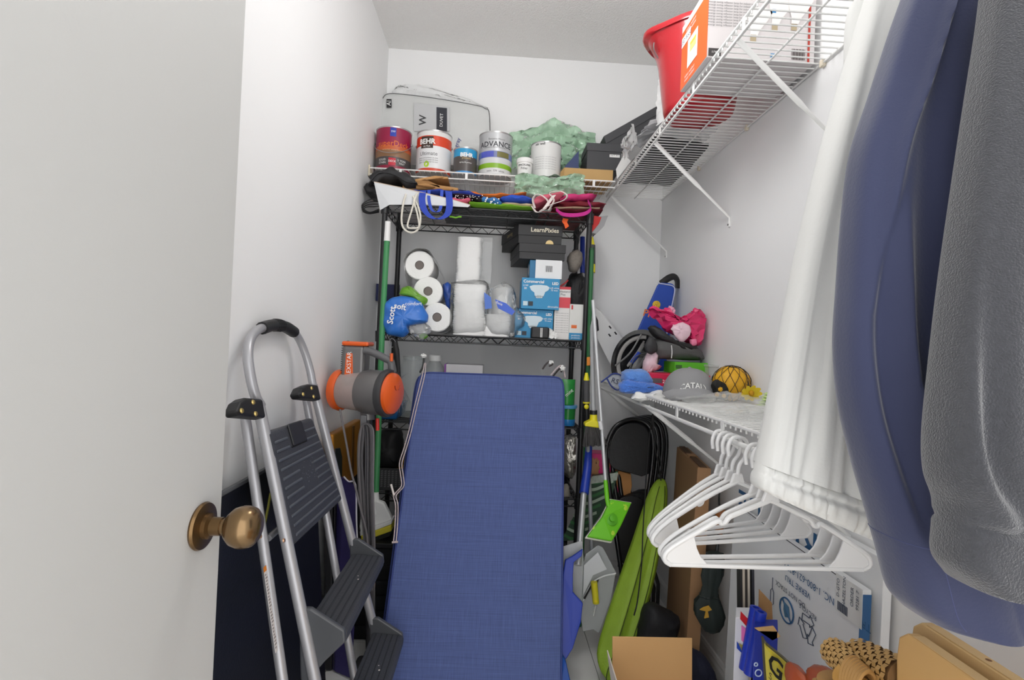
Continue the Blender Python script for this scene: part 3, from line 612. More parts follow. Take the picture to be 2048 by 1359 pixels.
m = MB(); m.loft([[Vector((P(963 + (22 if k in (1, 2) else 0), 480 + 0 * k, 2.36).x, 2.36 + (.1 if k > 1 else .0), z)) + Vector((nz(z * 30, k, 3) * .004, nz(z * 30, k, 5) * .006, 0)) for k in range(4)] for z in [z1 + (P(960, 474, 2.36).z - z1) * i / 10 for i in range(11)]], cap=False); m.build('film', FILM(a=.2), T, smooth=60)
T = thing('paper_plate_stack', 'white paper plates stacked in front of the tall towel column', 'paper plates', P(938, 671, 2.30), 'white paper goods on the second shelf')
stack(T, 905, 672, 972, 568, 2.285, 22, 5, .075, jit=.004)
m = MB(); puff(m, [(902, 565), (940, 560), (976, 566), (978, 620), (974, 664), (940, 672), (904, 668), (900, 610)], 2.322, .105, 21, .006, 8); m.build('film', FILM(a=.16), T, smooth=60)
T = thing('paper_bowl_stack', 'white paper bowls in a torn clear bag with blue print', 'paper bowls', P(1000, 673, 2.32), 'white paper goods on the second shelf')
stack(T, 964, 673, 1022, 628, 2.285, 11, 7, .08, jit=.005)
x0, x1, z0, z1 = fb(982, 640, 1029, 574, 2.42); MB().lathe([(0, 0), (.052, 0), (.054, .004), (.054, z1 - ZM - .004), (.05, z1 - ZM), (0, z1 - ZM)], ((x0 + x1) / 2, 2.435, ZM + .0005), (0, 0, 1), 28).build('paper_roll', TPW, T, smooth=40)
m = MB(); puff(m, [(978, 575), (1010, 564), (1028, 580), (1034, 612), (1050, 634), (1048, 652), (1036, 660), (1030, 672), (980, 674), (966, 640), (970, 600)], 2.325, .12, 27, .009, 8); m.build('film', FILM(a=.2), T, smooth=60)
for oo, cc in (([(968, 584), (982, 594), (984, 616), (970, 618)], (70, 112, 200)), ([(990, 598), (1012, 606), (1030, 622), (1024, 630), (996, 616)], (56, 96, 206))):
    m = MB(); m.prism(PS(oo, 2.258), (0, .002, 0)); m.build('bag_print', K(*cc, .4), T)
q = P(998, 606, 2.254); lettering('dixie', .018, q, (1, 0, -.4), (.4, 0, 1), WPRINT, T)
# light-bulb cartons
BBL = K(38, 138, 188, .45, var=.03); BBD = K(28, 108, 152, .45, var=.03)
def bulbbox(label, pL, pB, pR, pT, Y, dep, z0, frontm, text=True, cut=None):
    q = setz(up(pL, pB, pR, pT, Y), z0); T = carton('bulb_carton', label, 'carton', q, (0, dep, 0), BBL, 'light bulb cartons on the second shelf')
    w = (q[1] - q[0]); h = Vector((0, 0, q[2].z - q[0].z)); e = Vector((0, -.0012, 0))
    if frontm: patch(q[0], w, h, frontm, T, 'printed_face')
    if text:
        def pt(u, v): return q[0] + w * u + h * v + e
        lettering('Commercial', h.z * .135, pt(.31, .88), (1, 0, 0), (0, 0, 1), WPRINT, T, bold=.02); lettering('LED', h.z * .12, pt(.88, .84), (1, 0, 0), (0, 0, 1), WPRINT, T, bold=.03)
        lettering('soft white\n75 watt', h.z * .075, pt(.86, .66), (1, 0, 0), (0, 0, 1), WPRINT, T); lettering('11W\n80', h.z * .09, pt(.1, .70), (1, 0, 0), (0, 0, 1), WPRINT, T)
        bp = [(.2, .72), (.3, .77), (.5, .785), (.66, .77), (.73, .71), (.70, .62), (.62, .56), (.585, .44), (.54, .36), (.4, .35), (.345, .44), (.335, .53), (.25, .6)]
        m = MB(); m.prism([pt(*a) for a in bp], (0, -.0006, 0)); m.build('bulb_print', K(206, 222, 230, .5), T)
        lettering('HIIIIH', h.z * .11, pt(.46, .40) - Vector((0, .001, 0)), (1, 0, 0), (0, 0, 1), GRYT, T)
        for u0, cc in ((.05, (196, 218, 226)), (.19, (40, 48, 58))): patch(pt(u0, .1), w * .12, h * .14, K(*cc, .5), T, 'printed_mark')
        lettering('dimmable', h.z * .09, pt(.84, .09), (1, 0, 0), (0, 0, 1), WPRINT, T)
    return T, q
T, qc = bulbbox('blue light bulb carton, lowest of the three, partly behind film', 1030, 676, 1106, 618, 2.32, .16, ZM, None)
T, qb = bulbbox('blue light bulb carton with big bulb print, middle of three', 1043, 618, 1119, 556, 2.30, .17, qc[2].z + .001, None)
T, qa = bulbbox('light bulb carton with white barcode end, topmost of three', 1071, 555, 1124, 518, 2.31, .15, qb[2].z + .001, K(226, 228, 230, .5), False)
c0 = qa[0].lerp(qa[2], .5)
for i in range(11): patch(c0 + Vector((-.015 + i * .003, -.0008, -.012)), (.0008 + .0008 * (i % 3), 0, 0), (0, 0, .028), K(60, 60, 64, .5), T, 'barcode_bar')
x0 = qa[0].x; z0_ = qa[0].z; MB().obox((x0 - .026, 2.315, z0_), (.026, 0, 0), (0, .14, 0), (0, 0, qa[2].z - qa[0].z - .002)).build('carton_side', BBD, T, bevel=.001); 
m = MB(); m.prism([Vector((x0 - .0266, 2.33 + .05 * a, z0_ + .01 + .06 * b)) for a, b in ((.2, .2), (.5, .0), (.9, .3), (1, .7), (.5, 1), (.1, .7))], (-.0006, 0, 0)); m.build('bulb_print', K(222, 210, 200, .5), T)
BX = K(38, 38, 40, .55, var=.05); BX2 = K(30, 30, 32, .55, var=.05)
zt = qa[2].z + .001; x0 = P(1047, 520, 2.32).x; x1 = P(1133, 520, 2.32).x
T = shoebox('black shoe box with plain lid on the bulb cartons', (x0 - .02, 2.31, zt), (x1 - x0 + .01, 0, 0), (-.03, .27, 0), (0, 0, .068), BX, BX, group='black shoe boxes on the second shelf', lid_h=.036)
zt += .072; x0 = P(1037, 480, 2.30).x; x1 = P(1124, 480, 2.30).x
T = shoebox('black shoe box with gold lettering, upper one below rack top', (x0, 2.315, zt), (x1 - x0, 0, 0), (-.07, .27, 0), (0, 0, .082), BX2, BX2, group='black shoe boxes on the second shelf', lid_h=.045)
GLD = K(196, 172, 120, .4, metal=.3)
lettering('LearnPixies', .028, Vector(((x0 + x1) / 2 + .02, 2.3105, zt + .062)), (1, 0, 0), (0, 0, 1), K(214, 206, 186, .5), T, bold=.02)
m = MB(); m.prism([Vector((x1 - .055 + .018 * math.cos(t * .314), 2.3105, zt + .0 + .018 * math.sin(t * .314))) for t in range(11)], (0, -.001, 0)); m.build('gold_seal', GLD, T)
sd = Vector((-.07, .27, 0)).normalized(); lettering('Learning', .026, Vector((x0 - .0365 , 2.44, zt + .06)) , sd * -1, (0, 0, 1), GLD, T)
T = thing('pouch', 'small black zip pouch with white stripes at the shelf front', 'pouch', P(1082, 676, 2.275))
x0, x1, z0, z1 = fb(1063, 676, 1100, 655, 2.262); MB().box(x0, x1, 2.283, 2.335, ZM + .0005, z1 + .004).build('pouch_body', K(22, 22, 24, .45), T, bevel=.008, seg=3)
for k in (0, .006): MB().box((x0 + x1) / 2 + k, (x0 + x1) / 2 + k + .003, 2.2815, 2.2832, ZM + .006, z1).build('stripe', WPRINT, T)
tag(MB().grid(lambda u, v: Vector((P(1096, 675, 2.27).x + .045 * u, 2.285 + .02 * v + .006 * nz(u * 6, v * 5, 2), ZM + .004 + .05 * v * (1 - .5 * u) + .01 * nz(u * 7, v * 7, 5))), 10, 10, (0, .001, 0)).build('tissue', K(230, 230, 228, .8), None, smooth=True), 'crumpled white tissue beside the black zip pouch', 'tissue')
q = setz(up(1109, 676, 1140, 570, 2.32), ZM); T = carton('medicine_carton', 'tall white carton with red bands beside the bulb cartons', 'carton', q, (0, .1, 0), K(226, 224, 222, .5))
w = q[1] - q[0]; H = q[2].z - q[0].z
for a, b, cc in ((.95, 1.0, (204, 60, 70)), (.60, .80, (214, 70, 82))): patch(q[0] + Vector((0, 0, H * a)), w, (0, 0, H * (b - a)), K(*cc, .5), T, 'printed_band')
lettering('Cholesterol\nPlus', .014, q[0] + w * .5 + Vector((0, -.001, H * .88)), (1, 0, 0), (0, 0, 1), GRYT, T)
for k in range(9): lettering('take one tablet each day', .006, q[0] + w * .5 + Vector((0, -.001, H * (.5 - .045 * k))), (1, 0, 0), (0, 0, 1), K(150, 150, 150, .5), T)
q = setz(up(1139, 678, 1166, 606, 2.305), ZM); T = carton('medicine_carton', 'short white carton with blue base and orange mark beside the post', 'carton', q, (0, .1, 0), K(222, 222, 218, .5))
w = q[1] - q[0]; H = q[2].z - q[0].z
patch(q[0], w, (0, 0, H * .2), K(44, 140, 190, .5), T, 'printed_band'); patch(q[0] + w * .15 + Vector((0, 0, H * .33)), w * .4, (0, 0, H * .09), K(226, 112, 50, .5), T, 'printed_mark')
lettering('probiotic\nprobiotic', .011, q[0] + w * .5 + Vector((0, -.0015, H * .1)), (1, 0, 0), (0, 0, 1), WPRINT, T)
patch(q[0] + w * .1 + Vector((0, 0, H * .85)), w * .12, (0, 0, H * .12), K(200, 50, 50, .5), T, 'printed_mark')
T = thing('mesh_bag', 'grey mesh helmet bag hanging behind the right front post', 'bag', P(1148, 545, 2.45))
m = MB(); puff(m, [(1134, 520), (1140, 506), (1156, 500), (1164, 512), (1162, 530), (1152, 544), (1140, 542)], 2.44, .09, 33, .006, 8); m.build('mesh_body', K(132, 124, 116, .7, var=.35, vs=120), T, smooth=60)
MB().tube(smooth(PS([(1140, 520), (1146, 500), (1152, 498), (1158, 480), (1150, 466), (1152, 455)], 2.42), 6), .002, 5).build('cord', BLKP, T, smooth=True)
T = thing('backpack', 'black backpack slumped on the second shelf behind the medicine cartons', 'backpack', P(1150, 678, 2.5))
m = MB(); puff(m, [(1128, 590), (1136, 556), (1152, 546), (1168, 556), (1170, 610), (1166, 655), (1140, 660), (1128, 640)], 2.52, .15, 35, .012, 8); m.build('bag_body', K(28, 28, 30, .6, bump=.4, bs=60), T, smooth=60)
MB().tube(smooth(PS([(1118, 574), (1130, 566), (1136, 560)], 2.43), 4), .004, 6).build('zip_pull', K(190, 40, 44, .5), T)
T = tag(MB().prism(up(752, 602, 798, 568, 2.66), (0, .015, 0)).build('storage_board', K(30, 38, 86, .6)), 'navy blue board upright behind the rack left posts', 'board'); 
# ================================================================ lower shelves, seen past the cushions
Z3, Z4 = .8405, .5245
T = thing('glass_jar', 'round clear glass jar peeking over the cushion top', 'jar', P(830, 740, 2.42))
def at_z(px, Y, z): p = P(px, 740, Y); p.z = z; return p
GL = K(205, 212, 210, .06, alpha=.32, var=.02, coat=.5)
c = at_z(826, 2.46, Z3); MB().lathe([(0, .0), (.055, 0), (.06, .04), (.064, .16), (.06, .24), (.05, .27), (.052, .285), (.048, .285), (.046, .27), (0, .26)], c, (0, 0, 1), 28).build('jar_body', GL, T, smooth=60)
T = thing('glass_bottle', 'clear bottle with white cap behind the cushion top edge', 'bottle', P(866, 740, 2.42))
c = at_z(869, 2.47, Z3); MB().lathe([(0, 0), (.05, 0), (.052, .02), (.052, .2), (.04, .245), (.026, .262), (.026, .27), (0, .27)], c, (0, 0, 1), 24).build('bottle_body', GL, T, smooth=60)
MB().lathe([(0, .268), (.03, .268), (.03, .292), (.027, .296), (0, .296)], c, (0, 0, 1), 20).build('cap', WHT, T, smooth=40)
T = thing('white_carton', 'white carton with purple end behind the cushions', 'carton', at_z(928, 2.4, Z3)); x0, x1, z0, z1 = fb(892, 745, 966, 729, 2.40)
MB().box(x0, x1, 2.40, 2.55, Z3, z1).build('box_body', K(224, 222, 224, .5), T, bevel=.002); MB().box(x0 - .008, x0, 2.4, 2.55, Z3, z1 - .001).build('purple_end', K(150, 84, 170, .5), T)
T = thing('storage_bin', 'blue plastic storage bin on the third shelf at left', 'bin', at_z(785, 2.34, Z3)); x0, x1, z0, z1 = fb(757, 851, 797, 815, 2.33)
m = MB(); m.loft([[Vector(((x0 + .01 * s, x1 - .01 * s, x1 - .01 * s, x0 + .01 * s)[k], (2.33 + .008 * s, 2.33 + .008 * s, 2.55, 2.55)[k], z)) for k in range(4)] for s, z in ((1, Z3), (0, z1), (-.4, z1 + .004), (-.4, z1 + .012))]); m.build('bin_body', K(26, 92, 150, .4), T, bevel=.004)
T = thing('green_pouch', 'green snack pouch at the right edge of the cushions', 'pouch', at_z(1140, 2.36, Z3))
x0, x1, z0, z1 = fb(1118, 850, 1149, 758, 2.36); zl = fb(1118, 808, 1149, 758, 2.36)[2]
m = MB(); m.loft([[Vector(((x0 + x1) / 2 + math.cos(a) * (x1 - x0) / 2, 2.36 + math.sin(a) * d, z)) for a in [k * .5236 for k in range(12)]] for z, d in ((zl, .03), (zl + .04, .035), (z1 - .03, .02), (z1, .004))]); m.build('pouch_body', K(44, 142, 62, .3, var=.3, vs=30), T, smooth=50)
q = P(1138, 785, 2.322); lettering('mint', .024, q, (1, 0, .9), (-.9, 0, 1), WPRINT, T)
T = thing('food_tub', 'green tub with blue lid under the green pouch', 'tub', at_z(1138, 2.36, Z3))
cx = (x0 + x1) / 2 + .006; MB().lathe([(0, 0), (.034, 0), (.036, .004), (.036, .03), (0, .03)], (cx, 2.36, Z3), (0, 0, 1), 24).build('tub_base', K(44, 130, 200, .3), T, smooth=40)
MB().lathe([(0, .03), (.035, .03), (.037, zl - Z3 - .016), (0, zl - Z3 - .016)], (cx, 2.36, Z3), (0, 0, 1), 24).build('tub_body', K(40, 134, 60, .3), T, smooth=40)
MB().lathe([(0, -.016), (.042, -.016), (.044, -.010), (.044, -.002), (0, -.001)], (cx, 2.36, zl), (0, 0, 1), 24).build('lid', K(96, 170, 220, .3), T, smooth=40)
def lump(name, label, cat, outline, Y, dep, mat, seed, amp=.01, sub=0, z=None):
    o = PS(outline, Y); T = thing(name, label, cat, (sum(o, Vector()) / len(o)).xy.to_3d() + Vector((0, 0, min(p.z for p in o))))
    m = MB(); puff(m, outline, Y, dep, seed, amp, 8); m.build(name + '_body', mat, T, smooth=60, sub=sub)
    return T
lump('foil_bag', 'crinkled silver foil bag on the lower shelf right of cushions', 'bag', [(1124, 880), (1140, 868), (1150, 874), (1151, 915), (1148, 948), (1138, 954), (1122, 930)], 2.38, .1, K(180, 176, 168, .25, metal=.7, bump=1, bs=50), 41, .01)
lump('tan_box', 'beige lump of cloth below the silver foil bag', 'cloth', [(1122, 974), (1136, 968), (1138, 994), (1122, 997)], 2.35, .08, K(150, 144, 134, .8), 42, .004)
T = lump('black_bag', 'black nylon bag on the lower shelf left of the cushions', 'bag', [(756, 862), (800, 858), (806, 905), (800, 930), (760, 934), (750, 900)], 2.42, .16, K(20, 20, 22, .6), 43, .012)
T = thing('yellow_box', 'yellow box lying on the fourth shelf at left', 'box', at_z(783, 2.42, Z4)); x0, x1, z0, z1 = fb(770, 945, 815, 920, 2.42)
MB().box(x0, x1, 2.43, 2.56, Z4, z1).build('box_body', K(196, 146, 34, .5), T, bevel=.002)
T = thing('wire_basket', 'dark grey perforated basket on the fourth shelf at left', 'basket', at_z(780, 2.3, Z4)); x0, x1, z0, z1 = fb(756, 1000, 830, 938, 2.31)
MB().box(x0, x1, 2.31, 2.33, Z4, z1).build('basket_side', K(58, 58, 60, .6), T, bevel=.004)
bar = MB(); 
for i in range(9):
    for j in range(8):
        xx = x0 + .012 + i * (x1 - x0 - .02) / 9; zz = Z4 + .016 + j * (z1 - Z4 - .02) / 8; bar.obox((xx, 2.3085, zz), (.008, 0, .004), (0, .002, 0), (-.002, 0, .005))
bar.build('weave_cells', K(104, 104, 106, .6), T); MB().tube([(x0, 2.31, z1), (x1, 2.31, z1)], .004, 6).build('rim', K(50, 50, 52, .5), T)
# grey bristle duster hanging from the rack post
T = thing('duster', 'grey bristle duster hanging upside down beside the vacuum', 'duster', P(795, 820, 2.2))
MB().tube(PS([(790, 684), (793, 700), (797, 740), (799, 770)], 2.2), [.011, .012, .009, .007], 10).build('handle', K(26, 26, 28, .6), T, smooth=True)
bm_ = MB(); c = P(797, 762, 2.2)
for i in range(170):
    a = R.uniform(-.9, .9); d = Vector((math.sin(a) * R.uniform(.2, .75) + .05, R.uniform(-.4, .5), -math.cos(a))).normalized(); L_ = R.uniform(.07, .125) * (.55 + .45 * math.cos(a))
    if i % 7 == 0: d = Vector((d.x, d.y, abs(d.z) * .8)); L_ *= .7
    bm_.tube([c, c + d * L_ * .5 + Vector((0, 0, -.002)), c + d * L_ + Vector((0, 0, -.012))], [.0012, .001, .0004], 3)
o = bm_.build('bristles', K(120, 120, 126, .5, var=.4, vs=60), T); o['kind'] = 'stuff'
MB().tube(smooth(PS([(792, 684), (784, 676), (778, 684), (783, 694), (790, 690)], 2.2), 5), .0015, 5).build('hanging_loop', K(130, 130, 132, .4), T)
# ================================================================ blue bench cushions leaning on the rack
CU = K(73, 88, 138, .85, weave=700, sheen=.2); CUP = K(50, 64, 122, .8, bump=.3, bs=220)
tl, tr, bl, br = P(838, 744, 2.1), P(1128, 754, 2.1), P(757, 1359, 1.668), P(1122, 1359, 1.668)
def ext(t, b): k = (t.z - .035) / (t.z - b.z); return t + (b - t) * k
bl, br = ext(tl, bl), ext(tr, br)
ax = (br - bl + tr - tl).normalized(); ay = ((tl - bl) + (tr - br)).normalized(); an = ax.cross(ay).normalized()
if an.y > 0: an = -an
def cushion(label, off, dz, dx):
    o = -an * off + ax * dx; T = thing('bench_cushion', label, 'cushion', (bl + br) / 2 + o, 'blue bench cushions')
    n = 18; th = .07
    def S(u, v): v = v + (1 - v) * (.05 if off else 0); return bl.lerp(br, u).lerp(tl.lerp(tr, u), v) + o + ay * dz
    m = MB(); rings = []
    NP = 64; base = []
    for k in range(NP):
        a = 2 * math.pi * k / NP; base.append((math.cos(a), math.sin(a)))
    def sq(c, s, e):   # rounded rectangle of half extents 1
        return math.copysign(abs(c) ** e, c), math.copysign(abs(s) ** e, s)
    for w, sc in ((0, .55), (.0, .9), (.006, .985), (.014, 1.0), (.5, 1.004), (.986, 1.0), (.994, .985), (1, .9), (1, .55)):
        ring = []
        for c_, s_ in base:
            x, y = sq(c_, s_, .09); bulge = 0
            if sc < .95: bulge = .006 * (1 - sc) * 2
            ring.append(S(.5 + x * .5 * sc, .5 + y * .5 * sc) - an * (th * w) + an * (bulge if w < .5 else -bulge))
        rings.append(ring)
    m.loft(rings); m.build('cushion_body', CU, T, smooth=50)
    for w in (.012, .988):
        MB().tube([S(.5 + sq(c_, s_, .09)[0] * .501, .5 + sq(c_, s_, .09)[1] * .501) - an * (th * w) for c_, s_ in base], .0036, 6, closed=True).build('piping', CUP, T, smooth=True)
    return T
ct = cushion('blue bench cushion, front one of two, with striped tie cords', 0, 0, 0)
cb = cushion('blue bench cushion, rear one of two, behind the front cushion', .074, .018, -.02)
CORD = K(186, 172, 174, .8, var=.35, vs=180)
o_, n_ = tl + an * .008, an
def cush(px, py): return PP(px, py, o_, n_)
for d in (0, 5):
    MB().tube(smooth([P(849 + d * .5, 726, 2.13)] + [cush(a + d, b) for a, b in ((844, 752), (829, 812), (818, 860), (808, 895), (799, 925), (801, 948), (803, 970), (794, 982), (787, 992), (791, 1010), (790, 1050), (787, 1083))], 5), .0022, 6).build('tie_cord', CORD, ct, smooth=True)
MB().tube([cush(782, 968), cush(788, 990)], .004, 6).build('cord_knot', K(216, 208, 204, .8), ct)
MB().tube([cush(784, 1084), cush(796, 1083)], .0038, 6).build('cord_knot', CORD, ct)
MB().tube(smooth([P(840, 744, 2.13), P(846, 732, 2.15), P(848, 716, 2.16)], 4), .004, 6).build('tie_loop', BLKP, ct)
MB().blob(P(847, 711, 2.16), .012, .01, .008, .3, 3, 2).build('cord_knot', WHT, ct, smooth=True)
for k, pp in enumerate(([(1085, 738), (1092, 728), (1100, 722), (1105, 728), (1098, 732)], [(1102, 750), (1112, 738), (1122, 731), (1128, 742), (1130, 754)], [(1106, 752), (1118, 738), (1126, 734), (1122, 744)])):
    MB().tube(smooth(PS(pp, 2.12 + .01 * k), 5), .0035, 6).build('tie_loop', K(60, 54, 54, .7) if k != 1 else CORD, ct, smooth=True)
MB().blob(P(1102, 724, 2.12), .01, .008, .007, .4, 3, 5).build('cord_knot', WHT, ct, smooth=True); MB().blob(P(1125, 735, 2.12), .009, .008, .011, .4, 3, 6).build('cord_knot', WHT, ct, smooth=True)
# ================================================================ step ladder leaning on the left wall
LN = Vector((.9656, 0, .26)); LO = Vector((-.258, 1.3, 0)); LO2 = LO - LN * .042
def L1(px, py, off=0): return PP(px, py, LO + LN * off, LN)
def L2(px, py, off=0): return PP(px, py, LO2 + LN * off, LN)
AL = K(176, 176, 180, .36, metal=.45, var=.03); LBK = K(26, 26, 28, .5); TRD = K(62, 64, 70, .55, var=.05, bump=.2, bs=200)
ld_ = thing('step_ladder', 'grey folding step ladder with black treads leaning on the left wall', 'step ladder', (-.27, 1.33, 0))
def down(p, q): k = (p.z - .012) / (p.z - q.z); return p + (q - p) * k
fl1 = [L1(518, 812), L1(522, 835), L1(547, 965), L1(567, 1080), L1(630, 1359)]; fl1.append(down(fl1[0], fl1[-1]))
fr1 = [L1(626, 770), L1(631, 790), L1(659, 890), L1(682, 1010), L1(707, 1107), L1(750, 1262)]; fr1.append(down(fr1[0], fr1[-1]))
rl1 = [L2(488, 815), L2(508, 960), L2(521, 1072), L2(565, 1359)]; rl1.append(down(rl1[0], rl1[-1]))
rr1 = [L2(610, 785), L2(653, 1027), L2(677, 1136), L2(703, 1321)]; rr1.append(down(rr1[0], rr1[-1]))
for pts, nm, r, lb in ((fl1, 'front_rail', .0135, 1), (fr1, 'front_rail', .0135, 0), (rl1, 'rear_rail', .0115, 1), (rr1, 'rear_rail', .0115, 0)):
    a, b = pts[0], pts[-1]; o = MB().tube([a, a.lerp(b, .5), b], r, 14, flat=.92).build(nm, AL, ld_, smooth=True)
    MB().tube([b + (a - b).normalized() * .05, b - Vector((0, 0, .002))], r + .003, 12).build('rubber_foot', LBK, o, smooth=40)
hp = smooth([L1(522, 812), L1(512, 794), L1(503, 762), L1(496, 715), L1(499, 682), L1(512, 662), L1(530, 654), L1(556, 650), L1(580, 657), L1(596, 674), L1(608, 700), L1(619, 735), L1(626, 770), L1(631, 785)], 5)
MB().tube(hp, .0115, 12).build('top_handle', AL, ld_, smooth=True)
gp = smooth([L1(524, 656), L1(540, 651), L1(556, 650), L1(572, 654), L1(588, 664)], 6); g = MB().tube(gp, .0165, 12).build('hand_grip', LBK, ld_, smooth=True)
for i in range(6): p = gp[9 + i]; q = (gp[10 + i] - gp[8 + i]).normalized(); MB().tube([p - q * .001, p + q * .001], .0178, 10).build('grip_rib', LBK, g)
for poly, riv in (([(473, 822), (482, 802), (493, 794), (526, 797), (533, 835), (480, 830)], [(483, 821), (506, 804), (511, 827)]), ([(599, 786), (605, 773), (618, 767), (636, 769), (643, 799), (604, 795)], [(606, 788), (623, 776), (627, 793)])):
    b = MB().prism([L1(*a, .017) for a in poly], -LN * .03).build('hinge_bracket', LBK, ld_, bevel=.006, seg=3)
    for a in riv: MB().lathe([(0, 0), (.006, 0), (.0045, .003), (0, .0035)], L1(*a, .017), LN, 12).build('rivet', K(200, 176, 110, .3, metal=.8), b, smooth=True)
# platform
pq = [L1(588, 1092, .014), L1(686, 998, .014), L1(625, 834, .014), L1(537, 862, .014)]
pf = MB().prism([pq[0], pq[1], pq[2], pq[3]], -LN * .028).build('platform', TRD, ld_, bevel=.009, seg=3)
def pl(u, v, e=.0): return pq[0].lerp(pq[1], u).lerp(pq[3].lerp(pq[2], u), v) + LN * e
for i in range(11):
    v = .07 + i * .082; spans = [(.06, .95)] if i < 4 or i == 7 or i == 8 else ([(.06, .36), (.66, .95)] if i < 9 else [(.06, .3), (.68, .95)])
    for a, b in spans: MB().tube([pl(a, v), pl(b, v)], .0035, 6).build('tread_rib', K(84, 88, 96, .5), pf, smooth=True)
MB().prism([pl(.36, .80), pl(.66, .80), pl(.66, 1.01), pl(.36, 1.01)], LN * .006).build('latch_tab', K(40, 41, 44, .5), pf, bevel=.003)
mm = MB(); mm.prism([pl(.34, .785), pl(.68, .785), pl(.68, .80), pl(.34, .80)], LN * .0008); mm.build('latch_gap', K(12, 12, 12, .8), pf)
for i in range(26):
    MB().lathe([(0, 0), (.0012, 0), (0, .0004)], pl(R.uniform(.4, .7), R.uniform(.4, .62)), LN, 5).build('plaster_fleck', K(150, 152, 156, .8), pf)
# treads
def tread(zz, px_far):
    Xr = -.258 - .2692 * zz; y0 = fl1[0].lerp(fl1[-1], (fl1[0].z - zz) / (fl1[0].z - fl1[-1].z)).y; y1 = fr1[0].lerp(fr1[-1], (fr1[0].z - zz) / (fr1[0].z - fr1[-1].z)).y
    t = MB().prism([(Xr - .004, y0 + .012, zz), (Xr + .088, y0 + .012, zz - .006), (Xr + .094, y0 + .012, zz - .014), (Xr + .094, y0 + .012, zz - .036), (Xr + .08, y0 + .012, zz - .036), (Xr - .004, y0 + .012, zz - .03)], (0, y1 - y0 - .024, 0)).build('tread', TRD, ld_, bevel=.004)
    for k in range(5): MB().tube([(Xr + .01 + .017 * k, y0 + .02, zz - .0003 - .001 * k), (Xr + .01 + .017 * k, y1 - .02, zz - .0003 - .001 * k)], .0022, 5).build('tread_rib', K(52, 54, 58, .6), t)
    for y, s in ((y0, 1), (y1, -1)):
        MB().prism([(Xr - .016, y, zz + .045), (Xr + .012, y, zz + .045), (Xr + .09, y, zz - .003), (Xr + .094, y, zz - .03), (Xr + .05, y, zz - .075), (Xr + .014, y, zz - .12), (Xr - .004, y, zz - .12)], (0, .014 * s, 0)).build('end_bracket', K(74, 76, 80, .4, var=.1), t, bevel=.004)
    for k in range(2): MB().lathe([(0, 0), (.004, 0), (0, .001)], (Xr + .05 + k * .006, (y0 + y1) / 2 + .06 - .02 * k, zz - .004), (0, 0, 1), 8).build('paint_spot', K(220, 210, 206, .6), t)
tread(.53, 0); tread(.275, 0)
a = rl1[0].lerp(rl1[-1], .42); b = fl1[0].lerp(fl1[-1], .42); c2 = rr1[0].lerp(rr1[-1], .42)
MB().tube([L2(536, 1076), L2(536, 1076) + Vector((0, .3, 0))], .008, 10).build('cross_brace', AL, ld_, smooth=True)
for p in (L2(520, 1072, .0115), L1(567, 1080, .0135)): MB().lathe([(0, 0), (.005, 0), (.004, .003), (0, .0035)], p, LN, 10).build('rivet', K(190, 150, 120, .3, metal=.8), ld_, smooth=True)
dn = (rl1[-1] - rl1[0]).normalized(); s0, s1 = L2(529, 1132, .0118), L2(553, 1302, .0118)
for a, b, cc in ((0, .06, (222, 130, 36)), (.06, 1, (218, 212, 210))):
    mm = MB(); mm.obox(s0.lerp(s1, a) - Vector((0, .0062, 0)), s0.lerp(s1, b) - s0.lerp(s1, a), (0, .0125, 0), LN * .0008); mm.build('warning_sticker', K(*cc, .5), ld_)
for i in range(24): mm = MB(); mm.obox(s0.lerp(s1, .09 + i * .037) + LN * .0008 - Vector((0, .005, 0)), dn * .0028, (0, .01 * R.uniform(.5, 1), 0), LN * .0003); mm.build('sticker_print', K(140, 132, 132, .5), ld_)
# ================================================================ left wall: navy board, gold case, purple bag, vacuum, sponge mop
T = thing('foam_board', 'large navy blue board leaning on the left wall behind the ladder', 'board', (-.5, 1.3, 0))
ytop0, ytop1 = .86, 1.74
MB().prism([(-.50, ytop0, .002), (-.50, ytop1, .002), (-.578, ytop1, .845), (-.578, ytop0, .845)], (-.016, 0, 0)).build('board_panel', K(19, 22, 34, .5, var=.2, vs=60, bump=.2, bs=200), T, bevel=.002)
MB().tube([(-.577, ytop0, .847), (-.577, ytop1, .847)], .006, 8).build('top_edging', K(92, 94, 98, .5), T, smooth=True)
tag(MB().tube(smooth([P(541, 985, 1.32), P(536, 1015, 1.32), P(530, 1045, 1.32)], 4), .003, 6).build('cord_scrap', K(150, 146, 60, .6), None, smooth=True), 'short yellow cord hanging behind the ladder front rail', 'cord')
GY = 1.80
T = thing('gold_case', 'gold and black hard case standing behind the step ladder', 'case', P(690, 1000, GY).xy.to_3d())
q = [PX(656, 868, -.575), PX(712, 843, -.575)]; zt = q[0].z
ya, yb = q[0].y, q[1].y
MB().prism([(-.546, ya, .62), (-.546, yb, .62), (-.555, yb, zt), (-.555, ya, zt)], (-.03, 0, 0)).build('case_lid', K(168, 112, 30, .35, metal=.3, var=.12, vs=8), T, bevel=.008, seg=3)
MB().prism([(-.52, ya, .001), (-.52, yb, .001), (-.546, yb, .618), (-.546, ya, .618)], (-.03, 0, 0)).build('case_shell', K(20, 20, 24, .5), T, bevel=.008, seg=3)
MB().prism([(-.518, ya - .002, .01), (-.518, ya + .09, .01), (-.549, ya + .09, zt - .1), (-.549, ya + .06, zt - .06), (-.549, ya - .002, zt - .05)], (.004, 0, 0)).build('case_panel', K(22, 22, 26, .5), T, bevel=.006, seg=2)
MB().obox((-.547, ya + (yb - ya) * .62, .63), (.003, 0, 0), (0, .03, 0), (-.006, 0, zt - .64)).build('case_band', K(92, 60, 18, .4), T)
